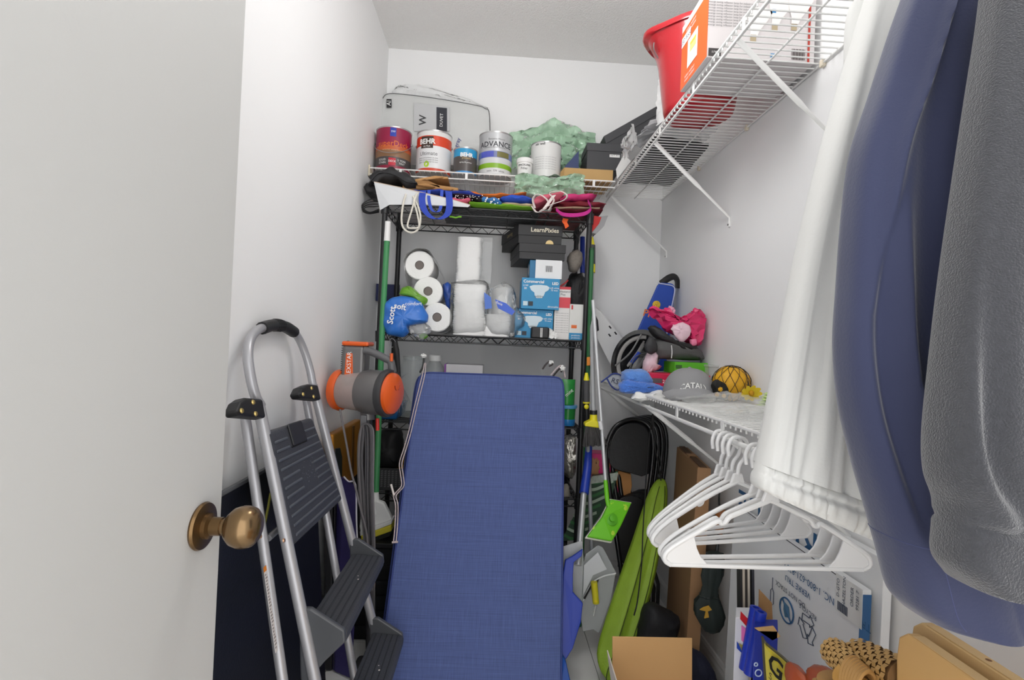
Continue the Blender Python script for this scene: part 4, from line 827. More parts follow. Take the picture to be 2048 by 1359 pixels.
T = thing('purple_bag', 'dark purple bag with white piping beside the vacuum hose', 'bag', P(702, 1150, 1.85).xy.to_3d())
o = [P(688, 953, 1.86), P(697, 962, 1.83), P(711, 969, 1.82), P(713, 1040, 1.82), P(716, 1110, 1.82)]
o2 = [P(682, 955, 1.95), P(680, 1040, 1.95)]
zb = .004
def drop(p, z): return Vector((p.x, p.y, z))
MB().prism([o[0], o[1], o[2], o[3], o[4], drop(o[4], zb), drop(o[0], zb)], (-.05, .05, 0)).build('bag_body', K(44, 36, 92, .7, bump=.3, bs=120), T, bevel=.006, seg=2)
MB().tube(smooth(o, 5), .0028, 6).build('piping', K(206, 204, 214, .6), T, smooth=True)
# stick vacuum
VY = 1.9
VG = K(112, 110, 110, .38, metal=.35, var=.04); VD = K(58, 58, 60, .45); VO = K(222, 92, 28, .3, coat=.3, var=.04)
va = thing('stick_vacuum', 'grey and orange stick vacuum standing against the left wall', 'vacuum cleaner', drop(P(738, 1200, VY), 0))
axd = Vector((.95, -.31, 0)).normalized(); c0 = P(672, 778, VY + .03); c1 = c0 + axd * .205; s_ = .0019
def VS(p): return [(r_, h_ * 1.25) for r_, h_ in p]
MB().lathe(VS([(0, 0), (.06, 0), (.075, .008), (.078, .02), (.072, .03), (0, .03)]), c0, axd, 32).build('filter_cap', VO, va, smooth=40)
MB().lathe(VS([(0, .03), (.068, .03), (.07, .05), (.072, .095), (0, .095)]), c0, axd, 32).build('dust_cup', K(190, 176, 172, .12, alpha=.62, var=.2, vs=16), va, smooth=40)
MB().lathe(VS([(0, .03), (.03, .03), (.034, .06), (.026, .09), (0, .09)]), c0 + Vector((0, 0, -.012)), axd, 20).build('cup_filter', K(150, 96, 84, .8), va, smooth=True)
MB().lathe(VS([(0, .094), (.076, .094), (.081, .11), (.081, .15), (.076, .165), (0, .165)]), c0, axd, 32).build('motor_housing', VG, va, smooth=40)
MB().lathe(VS([(0, .163), (.084, .163), (.088, .172), (.084, .184), (0, .184)]), c0, axd, 32).build('motor_ring', VD, va, smooth=40)
oc = MB().lathe(VS([(0, .182), (.076, .182), (.073, .192), (.058, .2), (0, .203)]), c0, axd, 32).build('motor_cover', VO, va, smooth=40)
q = c0 + axd * .2545
for a0 in (215, 325): MB().tube(arc(q + Vector((0, 0, .03)) + axd * -.0015, .018, a0 - 35, a0 + 35, 6, Vector((0, 0, 1)).cross(axd), (0, 0, 1)), .0018, 5).build('cover_emblem', K(150, 50, 14, .4), oc)
x0, x1, z0, z1 = fb(685, 757, 731, 690, VY); MB().box(x0, x1, VY - .02, VY + .075, z0 - .02, z1).build('head_column', VG, va, bevel=.014, seg=3)
MB().box(x0 - .001, x1 + .012, VY - .021, VY + .076, z1 - .002, z1 + .014).build('head_cap', VO, va, bevel=.006, seg=2)
m = MB(); m.prism(PS([(688, 753), (706, 753), (705, 706), (692, 706)], VY - .021), (0, .004, 0)); m.build('side_panel', VO, va, bevel=.0015)
q = P(698, 730, VY - .0225); lettering('FLEXSTAR', .022, q, (0, 0, 1), (-1, 0, 0), WPRINT, va)
MB().tube(smooth(arc(P(696, 686, VY), .008, 0, 180, 6), 2), .0018, 6).build('hanging_ring', K(90, 90, 92, .4, metal=.6), va)
MB().tube(smooth(PS([(728, 700), (742, 703), (758, 710), (770, 716), (782, 724), (783, 748), (776, 768)], VY - .02), 5), [.014] * 26 + [.012] * 5, 12).build('grip_handle', K(92, 92, 94, .45), va, smooth=True)
MB().tube(PS([(783, 706), (783, 722)], VY - .034), .006, 8).build('power_switch', VO, va, smooth=True)
bl_ = MB()
for i in range(15): zz = z0 + (z1 - z0) * (i + .3) / 15; bl_.obox((x0 - .006, VY, zz), (.007, 0, 0), (0, .06, 0), (0, 0, .0035))
bl_.build('vent_teeth', VD, va)
wb0, wb1 = P(735, 816, VY - .005), P(742, 1300, VY - .06)
k = (wb0.z - .05) / (wb0.z - wb1.z); wb2 = wb0 + (wb1 - wb0) * k
MB().tube([P(735, 800, VY), wb0.lerp(wb1, .05)], .026, 14).build('wand_socket', VG, va, smooth=True)
MB().tube([wb0, wb2], .0185, 14).build('wand', K(52, 52, 54, .4, metal=.3), va, smooth=True)
MB().box(wb2.x - .06, wb2.x + .06, wb2.y - .05, wb2.y + .05, .002, .055).build('floor_nozzle', VD, va, bevel=.015, seg=3)
MB().tube([P(755, 836, VY - .03), P(755, 860, VY - .03)], .007, 10).build('release_button', K(196, 44, 34, .4), va, smooth=True)
hk = MB().prism([P(721, 830, VY - .045) + Vector((0, 0, .0)), P(733, 830, VY - .045), P(733, 862, VY - .045), P(727, 868, VY - .045), P(720, 862, VY - .045)], (0, .012, 0)).build('cord_hook', K(110, 110, 112, .4), va, bevel=.003)
MB().lathe([(0, 0), (.004, 0), (0, .002)], P(727, 857, VY - .046), (0, -1, 0), 8).build('screw', STEEL, hk)
crd = K(112, 108, 110, .55)
for j, (a, b) in enumerate(((720, 732), (716, 742), (722, 736), (718, 747), (724, 744))):
    MB().tube(smooth(PS([(735, 1070 + 30 * j), (a + 4, 1000), (a, 920), (a + 3, 868), (728, 848), (b - 2, 856), (b, 900), (b - 1, 980), (b + 2, 1100), (b, 1190 + 25 * j)], VY - .055 - .006 * j), 5), .0036, 6).build('power_cord', crd if j % 2 else K(84, 82, 84, .5), va, smooth=True)
MB().tube(smooth(PS([(680, 818), (684, 840), (693, 888), (702, 940), (711, 975), (722, 1020), (733, 1065), (737, 1110), (744, 1180)], VY - .09), 5), .0036, 6).build('power_cord', crd, va, smooth=True)
# sponge mop with green pole in front of the rack's left post
T = thing('sponge_mop', 'sponge mop with green pole and white head left of the cushions', 'mop', drop(P(750, 1040, 2.12), .4))
MB().tube([P(774, 482, 2.245), P(765, 640, 2.24), P(752, 985, 2.14)], .0125, 12).build('pole', K(66, 142, 88, .45), T, smooth=True)
MB().tube([P(776, 443, 2.245), P(774, 482, 2.245)], [.0125, .014], 12).build('pole_cap', WHT, T, smooth=True)
MB().tube(PS([(751, 984), (750, 1004), (749, 1024)], 2.13), [.013, .02, .024], 12).build('head_socket', WHT, T, smooth=True)
m = MB(); m.prism(PS([(718, 1052), (722, 1030), (738, 1004), (752, 1000), (768, 1006), (783, 1036), (784, 1042), (720, 1064)], 2.11), (0, .03, 0)); m.build('head_shell', WHT, T, bevel=.006, seg=2)
m = MB(); m.prism(PS([(719, 1063), (784, 1040), (783, 1048), (720, 1072)], 2.09), (0, .07, 0)); m.build('sponge_clamp', WHT, T, bevel=.003)
m = MB(); m.prism(PS([(721, 1072), (783, 1049), (783, 1062), (722, 1084)], 2.085), (0, .08, 0)); m.build('sponge', K(214, 200, 62, .9, var=.1), T, bevel=.004)
m = MB(); m.prism(PS([(721, 1084), (782, 1062), (780, 1072), (724, 1092)], 2.087), (0, .076, 0)); m.build('scrub_pad', K(30, 34, 26, .9, bump=1, bs=150), T, bevel=.004)

T = thing('storage_crate', 'black plastic crate on the floor under the sponge mop head', 'crate', (-.4, 2.15, 0))
m = MB(); m.loft([[Vector(((-.53 + s, -.30 - s, -.30 - s, -.53 + s)[k], (2.055 + s, 2.055 + s, 2.235 - s, 2.235 - s)[k], z)) for k in range(4)] for s, z in ((.012, .002), (0, .37), (-.006, .372), (-.006, .392))]); m.build('crate_body', K(17, 18, 21, .5, var=.1), T, bevel=.004)
for k in range(5): MB().box(-.52, -.31, 2.0515, 2.056, .05 + k * .06, .062 + k * .06).build('crate_rib', K(26, 27, 31, .5), T)
MB().box(-.437, -.418, 2.046, 2.053, .2, .235).build('latch', K(214, 70, 36, .4), T, bevel=.002)
# ================================================================ high right shelf
ZU = 2.0222
T = thing('bucket', 'red plastic bucket with flared spout on the high right shelf', 'bucket', (.683, 1.74, ZU))
RED = K(182, 24, 36, .28, coat=.4, var=.05)
rings = []
for h, r0, fl in ((0, .108, 0), (.004, .114, 0), (.02, .118, 0), (.08, .127, 0), (.18, .14, 0), (.24, .15, .006), (.262, .155, .02), (.27, .159, .03), (.273, .163, .034), (.262, .165, .034), (.255, .163, .03), (.266, .153, .02), (.18, .135, 0), (.02, .113, 0), (.012, .0, 0)):
    ring = []
    for k in range(48):
        a = 2 * math.pi * k / 48; d = max(0, math.cos(a - math.pi * .93)) ** 8
        rr = max(r0, .002) + fl * d * 1.0; ring.append(Vector((.683 + rr * math.cos(a), 1.74 + rr * math.sin(a) * 1.02, ZU + h + .02 * d * (fl > .02))))
    rings.append(ring)
MB().loft(rings).build('bucket_body', RED, T, smooth=50)
MB().tube([(.683 + .171 * math.cos(a * .1309) , 1.74 - .0 + .17 * math.sin(a * .1309) * .35 - .02, ZU + .235 - .06 * math.sin(a * .1309)) for a in range(0, 25)], .003, 6).build('bail_handle', K(190, 190, 190, .3, metal=.8), T, smooth=True)
m = MB(); m.grid(lambda u, v: (.573 - .006 + .012 * nz(u * 5, v * 7, 3) + .03 * u, 1.84 - .25 * u * .4 + .01 * nz(u * 6, v * 6, 9), ZU + .002 + .17 * v + .006 * nz(u * 8, v * 8, 1)), 8, 18, (.0006, 0, 0)); tag(m.build('plastic_film', K(240, 240, 240, .12, alpha=.5, var=.02, bump=.5, bs=30), None, smooth=True), 'white plastic film clinging to the far side of the red bucket', 'film')
# orange flood-lamp carton
bx0, bx1, by0, by1, bz = .562, .868, 1.387, 1.585, ZU + .205
T = thing('lamp_carton', 'orange and white lamp carton on the high right shelf', 'carton', ((bx0 + bx1) / 2, (by0 + by1) / 2, ZU))
MB().box(bx0, bx1, by0, by1, ZU, bz).build('box_body', K(212, 206, 206, .5, var=.03), T, bevel=.0015)
patch((bx0, by1, ZU + .002), (0, by0 - by1, 0), (0, 0, bz - ZU - .022), K(226, 96, 34, .45), T, 'printed_side')
MB().obox((bx0 - .0005, by1, bz - .022), (.01, 0, 0), (0, by0 - by1, 0), (0, 0, .022)).build('top_flap', K(232, 230, 228, .5), T)
def S(a, b): return Vector((bx0 - .0012, by1 - a, ZU + b))
patch(S(.055, .045), (0, -.075, 0), (0, 0, .085), WPRINT, T, 'printed_panel'); patch(S(.075, .085) - Vector((.0008, 0, 0)), (0, -.045, 0), (0, 0, .018), K(224, 214, 130, .5), T, 'printed_panel'); patch(S(.075, .105) - Vector((.0008, 0, 0)), (0, -.045, 0), (0, 0, .008), K(230, 200, 70, .5), T, 'printed_panel')
patch(S(.003, .135), (0, -.07, 0), (0, 0, .03), WPRINT, T, 'printed_panel'); lettering('LED flood', .02, S(.038, .15) - Vector((.0006, 0, 0)), (0, -1, 0), (0, 0, 1), K(40, 60, 110, .5), T)
for k in range(4): lettering('indoor outdoor', .012, S(.075, .015 + .012 * (k % 2) + (.145 if k > 1 else 0)), (0, -1, 0), (0, 0, 1), WPRINT, T)
def Fp(a, b): return Vector((bx0 + a, by0 - .0012, ZU + b))
for k in range(9): lettering('energy saving reflector lamp for indoor use', .0075, Fp(.065, .155 - .008 * k), (1, 0, 0), (0, 0, 1), GRYT, T)
patch(Fp(.004, .003), (.035, 0, 0), (0, 0, .022), K(56, 50, 50, .5), T, 'printed_mark'); lettering('11W', .009, Fp(.021, .014) - Vector((0, .001, 0)), (1, 0, 0), (0, 0, 1), WPRINT, T)
for bxx, bzz in ((.14, .11), (.2, .145), (.255, .15)):
    prof = [(-.012, -.05), (-.016, -.03), (-.032, .0), (-.042, .03), (-.03, .042), (0, .046), (.03, .042), (.042, .03), (.032, 0), (.016, -.03), (.012, -.05)]
    m = MB(); m.prism([Fp(bxx + a * .85 + b * .2, bzz + b * .85) - Vector((0, .0007 * (bxx > .2) + .0007 * (bxx > .25), 0)) for a, b in prof], (0, -.0006, 0)); m.build('bulb_print', K(236, 232, 230, .5), T)
    patch(Fp(bxx - .019, bzz - .06), (.016, 0, .0), (0, 0, .02), K(176, 160, 130, .5), T, 'printed_mark')
patch(Fp(.285, .0), (.006, 0, 0), (0, 0, .2), K(176, 52, 36, .5), T, 'printed_band')
for i in range(14): patch(Fp(.24 + i * .0028, .008), (.0008 + .0007 * (i % 3), 0, 0), (0, 0, .03), K(90, 80, 80, .5), T, 'barcode_bar')
for i, z_ in enumerate((.01, .135)): patch(Fp(.18, z_), (.011, 0, 0), (0, 0, .011), K(40, 130, 190, .5), T, 'printed_mark')
T = thing('flat_bag', 'flat black garment bag lying on the far end of the high shelf', 'bag', (.72, 2.25, ZU))
m = MB(); m.grid(lambda u, v: (.592 + .27 * v - .05 * max(0, u - .5) * v, 2.52 - .56 * u + .05 * v * u, ZU + .021 + .008 * nz(u * 7, v * 5, 2)), 20, 10, (0, 0, -.0115)); m.build('bag_body', K(20, 20, 22, .55), T, smooth=True)
T = thing('clear_bag', 'crumpled clear plastic bag between red bucket and black garment bag', 'bag', (.7, 1.98, ZU))
m = MB(); m.grid(lambda u, v: (.55 + .27 * v + .012 * nz(u * 9, v * 7, 4), 1.86 + .25 * u + .02 * nz(u * 5, v * 9, 8), ZU + .03 + .03 * nz(u * 6, v * 6, 12) + .05 * math.sin(u * 3.1) * math.sin(v * 3.1)), 20, 20, (0, 0, .0008)); m.build('bag_film', K(236, 238, 240, .12, alpha=.42, var=.02, bump=.5, bs=30), T, smooth=60)
m = MB(); m.grid(lambda u, v: (.54 - .02 * v + .012 * nz(u * 9, v * 7, 4), 1.98 + .2 * u, ZU - .002 + .07 * v + .02 * nz(u * 6, v * 6, 15)), 14, 8, (.0008, 0, 0)); m.build('bag_lip', K(240, 240, 240, .12, alpha=.6, var=.02, bump=.5, bs=30), T, smooth=60)
# ================================================================ low right shelf: sports gear
ZL = 1.0372
def onl(px, py): return PZ(px, py, ZL)
NV = K(30, 72, 170, .5, var=.06, bump=.2, bs=150)
T = thing('paddle_bag', 'royal blue paddle bag with black handle leaning in the corner', 'bag', drop(P(1285, 730, 2.5), ZL))
Yp = 2.36
q = PS([(1238, 742), (1330, 742), (1350, 572), (1344, 566), (1320, 564), (1314, 570)], Yp); MB().prism(q, (0.035, .09, 0)).build('bag_body', NV, T, bevel=.008, seg=3)
MB().tube(smooth(PS([(1330, 690), (1340, 630), (1349, 585), (1347, 573), (1335, 569), (1316, 566)], Yp - .002), 5), .003, 6).build('piping', K(190, 196, 226, .6), T, smooth=True)
MB().tube(smooth([P(1322, 567, Yp + .03), P(1337, 556, Yp + .03), P(1348, 553, Yp + .035), P(1354, 560, Yp + .04), P(1355, 576, Yp + .04)], 6), .016, 10, flat=.45, up=(0, 0, 1)).build('carry_handle', BLKP, T, smooth=True)
e_ = P(1313, 609, Yp - .001); m = MB(); m.lathe([(0, 0), (.019, 0), (.017, .002), (0, .003)], e_, (0, -1, 0), 20); eb = m.build('ball_emblem', K(224, 186, 50, .5), T)
for i in range(9): a = i * .7; MB().lathe([(0, 0), (.0022, 0), (0, .0006)], e_ + Vector((.012 * math.cos(a) * (i % 3) / 2, -.0032, .012 * math.sin(a) * (i % 3) / 2)), (0, -1, 0), 6).build('emblem_hole', K(170, 120, 30, .5), eb)
lettering('PICKLE', .045, P(1315, 633, Yp - .001), (1, 0, -.25), (.25, 0, 1), K(214, 110, 60, .5), T, bold=.02)
# bike helmet lying on its side, opening towards the room
hc = P(1268, 712, 2.22); T = thing('bike_helmet', 'black and grey bike helmet lying on its side at the shelf corner', 'helmet', drop(hc, ZL))
hd = Vector((-.62, -.72, .30)).normalized(); hu = Vector((.55, -.1, .8)); hu = (hu - hd * hu.dot(hd)).normalized(); hs = hd.cross(hu)
def HP(a, b, k=1.0):     # a angle round the opening, b 0..1 depth into the shell
    t = b * math.pi / 2; return hc + (hu * math.cos(a) * .135 + hs * math.sin(a) * .098 * (1 + .12 * math.cos(a))) * math.cos(t) ** .8 * k - hd * (math.sin(t) * .115 * k + .012 * math.cos(2 * a) * (1 - b))
NA = 40
m = MB(); rg = [[HP(2 * math.pi * i / NA, b) for i in range(NA)] for b in (0, .2, .4, .6, .8, .97)] + [[HP(2 * math.pi * i / NA, b, .84) for i in range(NA)] for b in (.97, .8, .6, .4, .2, 0)] + [[HP(2 * math.pi * i / NA, 0) for i in range(NA)]]
m.loft(rg, cap=False); sh_ = m.build('shell', K(24, 25, 27, .25, coat=.5), T, smooth=50)
GH = K(166, 164, 162, .8, bump=.2, bs=120)
MB().tube([HP(2 * math.pi * i / NA, .16, .83) for i in range(2, 25)], .012, 8, flat=.6).build('rim_pad', GH, T, smooth=True)
for lat in (-.5, .0, .55):
    pts = []
    for i in range(9):
        t = -1 + i / 4; rr = math.sqrt(max(0, 1 - (t * .85) ** 2 - (lat * .8) ** 2)); pts.append(hc + hu * t * .11 + hs * lat * .075 - hd * (.02 + .075 * rr))
    MB().tube(pts, .011, 8, flat=.6).build('pad_strip', GH if lat else K(110, 110, 112, .8), T, smooth=True)
MB().tube([hc - hd * .07 + hs * .03 + hu * (-.03 + .02 * i) for i in range(4)], .008, 8, flat=.6).build('pad_strip', K(36, 72, 190, .7), T, smooth=True)
for a0, a1, dip in ((.5, 2.4, -.01), (3.6, 5.4, .05)):
    MB().tube(smooth([HP(a0, .04, .86), hc - hd * dip + hs * .02, HP(a1, .04, .86)], 8), .0045, 6, flat=.4).build('chin_strap', K(140, 140, 140, .8), T)
for a0 in (.3, 1.5, 2.4, 3.6, 4.6, 5.4):
    MB().tube([HP(a0 + .03 * i, .25 + .09 * i, 1.006) for i in range(6)], [.002, .010, .013, .013, .010, .002], 8, flat=.35).build('vent_slot', K(70, 70, 72, .5), sh_, smooth=True)
# grey saddle bag, pink sack
T = thing('saddle_bag', 'black and grey bike saddle bag under the pink plastic sack', 'bag', drop(P(1350, 715, 2.070), ZL + .1))
m = MB(); puff(m, [(1308, 716), (1296, 696), (1312, 676), (1350, 680), (1392, 696), (1404, 712), (1398, 720), (1350, 719)], 2.080, .13, 51, .004, 8); m.build('bag_body', K(82, 82, 82, .7, bump=.3, bs=100), T, smooth=60)
m = MB(); puff(m, [(1296, 655), (1306, 650), (1330, 668), (1362, 690), (1390, 690), (1392, 704), (1372, 708), (1340, 690), (1306, 672)], 2.050, .07, 52, .004, 8); m.build('bag_flap', K(26, 26, 28, .5), T, smooth=60)
m = MB(); puff(m, [(1288, 690), (1300, 672), (1312, 684), (1314, 700), (1302, 708), (1292, 702)], 2.030, .03, 53, .003, 6); m.build('strap_loop', K(48, 48, 50, .6), T, smooth=60)
MB().tube(smooth(PS([(1343, 690), (1344, 704), (1343, 716)], 2.008), 4), .002, 5).build('reflective_piping', K(225, 225, 225, .5), T)
MB().tube(smooth(PS([(1398, 714), (1402, 720), (1402, 726)], 2.010), 4), .003, 5).build('zip_pull', BLKP, T)
T = thing('pink_sack', 'crumpled hot pink plastic sack on top of the sports pile', 'bag', P(1352, 690, 2.060))
PK = K(222, 50, 108, .25, var=.15, vs=14, bump=1, bs=32)
o = [(1296, 618), (1316, 617), (1342, 630), (1374, 640), (1390, 622), (1397, 620), (1406, 636), (1404, 662), (1394, 690), (1372, 682), (1346, 668), (1326, 654), (1312, 632)]
m = MB(); puff(m, o, 2.080, .11, 57, .02, 10); m.build('sack_body', PK, T, smooth=25)
m = MB(); puff(m, [(1346, 650), (1360, 645), (1378, 650), (1381, 664), (1366, 685), (1350, 672), (1343, 660)], 2.025, .03, 58, .006, 6); m.build('white_print', K(232, 200, 212, .4, var=.1), T, smooth=50)
m = MB(); puff(m, [(1334, 618), (1340, 611), (1349, 618), (1348, 630), (1338, 630)], 2.050, .03, 59, .004, 6); m.build('sack_knot', K(230, 160, 186, .4), T, smooth=50)
m = MB(); puff(m, [(1380, 678), (1392, 678), (1392, 690), (1382, 690)], 2.025, .02, 60, .004, 6); m.build('white_print', K(236, 130, 166, .4), T, smooth=50)
T = lump('cloth_scarf', 'white and pink lacy scarf bunched beside the red candy box', 'scarf', [(1286, 740), (1288, 722), (1298, 704), (1310, 698), (1314, 712), (1312, 728), (1322, 732), (1306, 742), (1292, 748)], 2.06, .06, K(224, 196, 206, .8, var=.25, vs=60), 61, .006)
# boxes
a = onl(1296, 772); yb = 2.02
def lbox(name, label, pL, pB, pR, pT, Y, dep, z0, col, cat='box'):
    x0, x1, za, zb = fb(pL, pB, pR, pT, Y); T = thing(name, label, cat, ((x0 + x1) / 2, Y, z0)); MB().box(x0, min(x1, XR - .01), Y, Y + dep, z0, z0 + zb - za).build('box_body', K(*col, .45, var=.05), T, bevel=.0015); return T, x0, x1, z0, z0 + zb - za
T, x0, x1, z0, z1 = lbox('snack_box', 'flat green snack box under the red candy box', 1300, 772, 1395, 757, 1.93, .14, ZL, (44, 132, 58))
T, x0, x1, z0, z1 = lbox('candy_box', 'red candy box with yellow and black lettering', 1299, 762, 1421, 737, 1.935, .15, z1 + .001, (206, 30, 72))
lettering('REESES', .03, Vector((x0 + .12, 1.9345, (z0 + z1) / 2 + .004)), (1, 0, 0), (0, 0, 1), K(214, 170, 50, .5), T, bold=.03); patch((x0 + .005, 1.935, z0 + .012), (.045, 0, 0), (0, 0, .018), K(96, 84, 86, .5), T, 'printed_panel'); patch((x0 + .07, 1.935, z0), (.1, 0, 0), (0, 0, .010), K(236, 96, 40, .5), T, 'printed_panel'); lettering('25', .018, Vector((x0 + .06, 1.934, z0 + .018)), (1, 0, 0), (0, 0, 1), WPRINT, T)
T, x0, x1, z0, z1 = lbox('green_box', 'bright green box under the saddle bag', 1350, 738, 1416, 715, 1.99, .13, z1 + .001, (92, 190, 42)); patch((x0 + .003, 1.99, z0 + .02), (.025, 0, 0), (0, 0, .014), K(60, 110, 50, .5), T, 'printed_panel')
T = thing('clear_bin', 'small frosted plastic bin against the wall behind the cap', 'bin', drop(P(1432, 760, 1.95), ZL)); x0, x1, za, zb = fb(1418, 765, 1442, 712, 1.95)
m = MB(); m.loft([[Vector(((x0 + s, x1 - s, x1 - s, x0 + s)[k], (1.95 + s, 1.95 + s, 2.08, 2.08)[k], z)) for k in range(4)] for s, z in ((.006, ZL), (0, ZL + .11), (-.004, ZL + .112), (-.004, ZL + .12))]); m.build('bin_body', K(228, 230, 230, .25, alpha=.45), T, bevel=.003)
# towels / visor
T = thing('hand_towel', 'blue and white fleece towel rolled at the shelf edge', 'towel', drop(onl(1290, 784), ZL))
TB = K(88, 136, 210, .95, var=.22, vs=16, bump=1, bs=160, sheen=.4)
m = MB(); puff(m, [(1244, 744), (1262, 738), (1290, 740), (1304, 760), (1300, 770), (1262, 768), (1244, 762)], 1.96, .09, 63, .006, 8); m.build('towel_fold', TB, T, smooth=60)
m = MB(); puff(m, [(1238, 768), (1250, 759), (1280, 762), (1304, 766), (1328, 774), (1326, 784), (1290, 785), (1250, 786), (1238, 780)], 1.93, .07, 64, .006, 8); m.build('towel_roll', K(70, 118, 204, .95, var=.2, vs=16, bump=1, bs=160, sheen=.4), T, smooth=60)
T = thing('visor_cap', 'grey sun visor with navy edging at the left end of the low shelf', 'visor', drop(P(1228, 770, 2.1), ZL))
m = MB(); m.prism(PS([(1214, 756), (1226, 748), (1240, 750), (1247, 760), (1238, 778), (1224, 772)], 2.02), (.01, .012, 0)); m.build('brim', K(160, 164, 172, .8), T, bevel=.003)
MB().tube(smooth(PS([(1202, 764), (1214, 755), (1226, 747), (1240, 749), (1248, 760), (1238, 779), (1224, 773), (1214, 757)], 2.018), 4), .003, 6).build('edging', K(40, 56, 120, .8), T, smooth=True)
lettering('RS', .03, P(1230, 762, 2.017), (1, 0, -.3), (.3, 0, 1), K(50, 56, 80, .7), T)
T = lump('white_cloth', 'crumpled white cloth hanging over the low shelf rail', 'cloth', [(1262, 796), (1274, 782), (1296, 788), (1316, 778), (1338, 794), (1334, 800), (1300, 799), (1276, 801)], 1.90, .06, K(232, 232, 230, .8, bump=.3, bs=60), 66, .006)
# cap
T = thing('baseball_cap', 'light grey baseball cap with white lettering on the low shelf', 'cap', drop(P(1378, 780, 1.74), ZL))
cc = drop(P(1378, 770, 1.76), ZL + .012); GC = K(142, 142, 144, .9, bump=.2, bs=200)
m = MB(); rg = []
for b in range(0, 10):
    t = b / 9 * math.pi / 2 * .97; rg.append([cc + Vector((math.cos(2 * math.pi * i / 32) * .088 * math.cos(t) ** .8, math.sin(2 * math.pi * i / 32) * .095 * math.cos(t) ** .8, .098 * math.sin(t))) for i in range(32)])
m.loft(rg); crown = m.build('crown', GC, T, smooth=60)
MB().blob(cc + Vector((0, 0, .098)), .006, .006, .004, 0, 1, 0).build('button', GC, T, smooth=True)
bc = cc + Vector((-.005, -.07, .0)); m = MB()
m.grid(lambda u, v: bc + Vector(((u - .5) * .19 * (1 - .25 * v * v), -.085 * v * (1 - (2 * u - 1) ** 2 * .6) + .045 * (2 * u - 1) ** 2, .026 - .024 * v + .012 - .03 * (2 * u - 1) ** 2)), 18, 8, (0, 0, .003)); m.build('brim', K(150, 150, 152, .9, bump=.2, bs=200), T, smooth=True)
def capw(x, y):
    a = x / .086 - .2; zz = .04 + y; k = math.sqrt(max(.1, 1 - (zz / .1) ** 2)) ** .8; return cc + Vector((math.sin(a) * .0895 * k, -math.cos(a) * .0965 * k, zz + .012 * math.cos(x * 30) - .01))
lettering('CATALY', .026, 0, (1, 0, 0), (0, 0, 1), WPRINT, T, warp=capw, bold=.01)
# yellow ball in black net
bcn = drop(P(1462, 775, 1.72), ZL + .064); T = thing('net_ball', 'yellow ball in a black mesh sack on the low shelf', 'ball', drop(bcn, ZL))
MB().blob(bcn, .062, .062, .06, .02, 3, 4, nu=28, nv=18).build('ball', K(226, 168, 28, .55, bump=.4, bs=140), T, smooth=60)
net = MB()
for i in range(12):
    a = i * math.pi / 6
    net.tube([bcn + Vector((math.cos(a + .5 * t) * math.sin(t) * .0645, math.sin(a + .5 * t) * math.sin(t) * .0645, -math.cos(t) * .062)) for t in [j * math.pi / 10 for j in range(11)]], .0009, 4)
    net.tube([bcn + Vector((math.cos(a - .5 * t) * math.sin(t) * .0645, math.sin(a - .5 * t) * math.sin(t) * .0645, -math.cos(t) * .062)) for t in [j * math.pi / 10 for j in range(11)]], .0009, 4)
net.build('net', BLKP, T)
m = MB(); puff(m, [(1425, 765), (1436, 758), (1456, 774), (1452, 796), (1436, 797), (1428, 785)], 1.68, .03, 71, .008, 6); nb = m.build('net_bundle', K(30, 28, 26, .7), T, smooth=50)
for px, py in ((1441, 778), (1434, 789), (1448, 791)): MB().blob(P(px, py, 1.661), .007, .003, .007, .2, 3, px).build('yellow_patch', K(226, 170, 30, .6), nb)
for k in range(3): MB().tube(smooth([bcn + Vector((-.02 + .02 * k, -.02, .058)), bcn + Vector((.03, -.03, .045 - .01 * k)), bcn + Vector((.02, -.1, -.03))], 6), .0012, 4).build('net_cord', BLKP, T)
T = thing('flower_bag', 'clear plastic bag with a yellow artificial flower on the low shelf', 'bag', drop(P(1480, 810, 1.45), ZL))
m = MB(); a0, a1 = onl(1385, 805), Vector((.86, 1.25, ZL))
m.grid(lambda u, v: (.60 + .26 * v + .01 * nz(u * 9, v * 7, 4), 1.66 - .42 * u + .01 * nz(u * 5, v * 9, 8), ZL + .012 + .03 * math.sin(min(1, u * 1.5) * 2.9) * math.sin(v * 3) + .018 * abs(nz(u * 8, v * 8, 12))), 30, 22, (0, 0, .0008)); m.build('bag_film', K(240, 243, 240, .12, alpha=.18, var=.02, bump=.5, bs=30), T, smooth=60)
fc = drop(P(1502, 776, 1.5), ZL + .05)
for i in range(9):
    a = i * .698; m = MB(); d = Vector((math.cos(a), -.15 * math.sin(a), math.sin(a) * .75)); sdv = Vector((-math.sin(a), 0, math.cos(a)))
    m.grid(lambda u, v: fc + d * (.006 + .026 * u) + sdv * (v - .5) * .016 * math.sin(.4 + 2.4 * u) + Vector((0, -.006 * u * u, 0)), 5, 4, (0, .0012, 0)); m.build('petal', K(238, 206, 40, .6), T, smooth=True)
MB().blob(fc + Vector((0, -.004, 0)), .008, .005, .008, .1, 4, 3).build('flower_centre', K(206, 150, 24, .8), T, smooth=True)
for i in range(5): m = MB(); p = drop(P(1525 + i * 3, 785 + 4 * (i % 2), 1.44), ZL + .02 + .008 * i); m.grid(lambda u, v: p + Vector((.02 * (u - .5), -.03 * (v - .5), .008 * math.sin(u * 3) * math.sin(v * 3))), 4, 4, (0, 0, .001)); m.build('lime_leaf', K(196, 220, 140, .6), T, smooth=True)
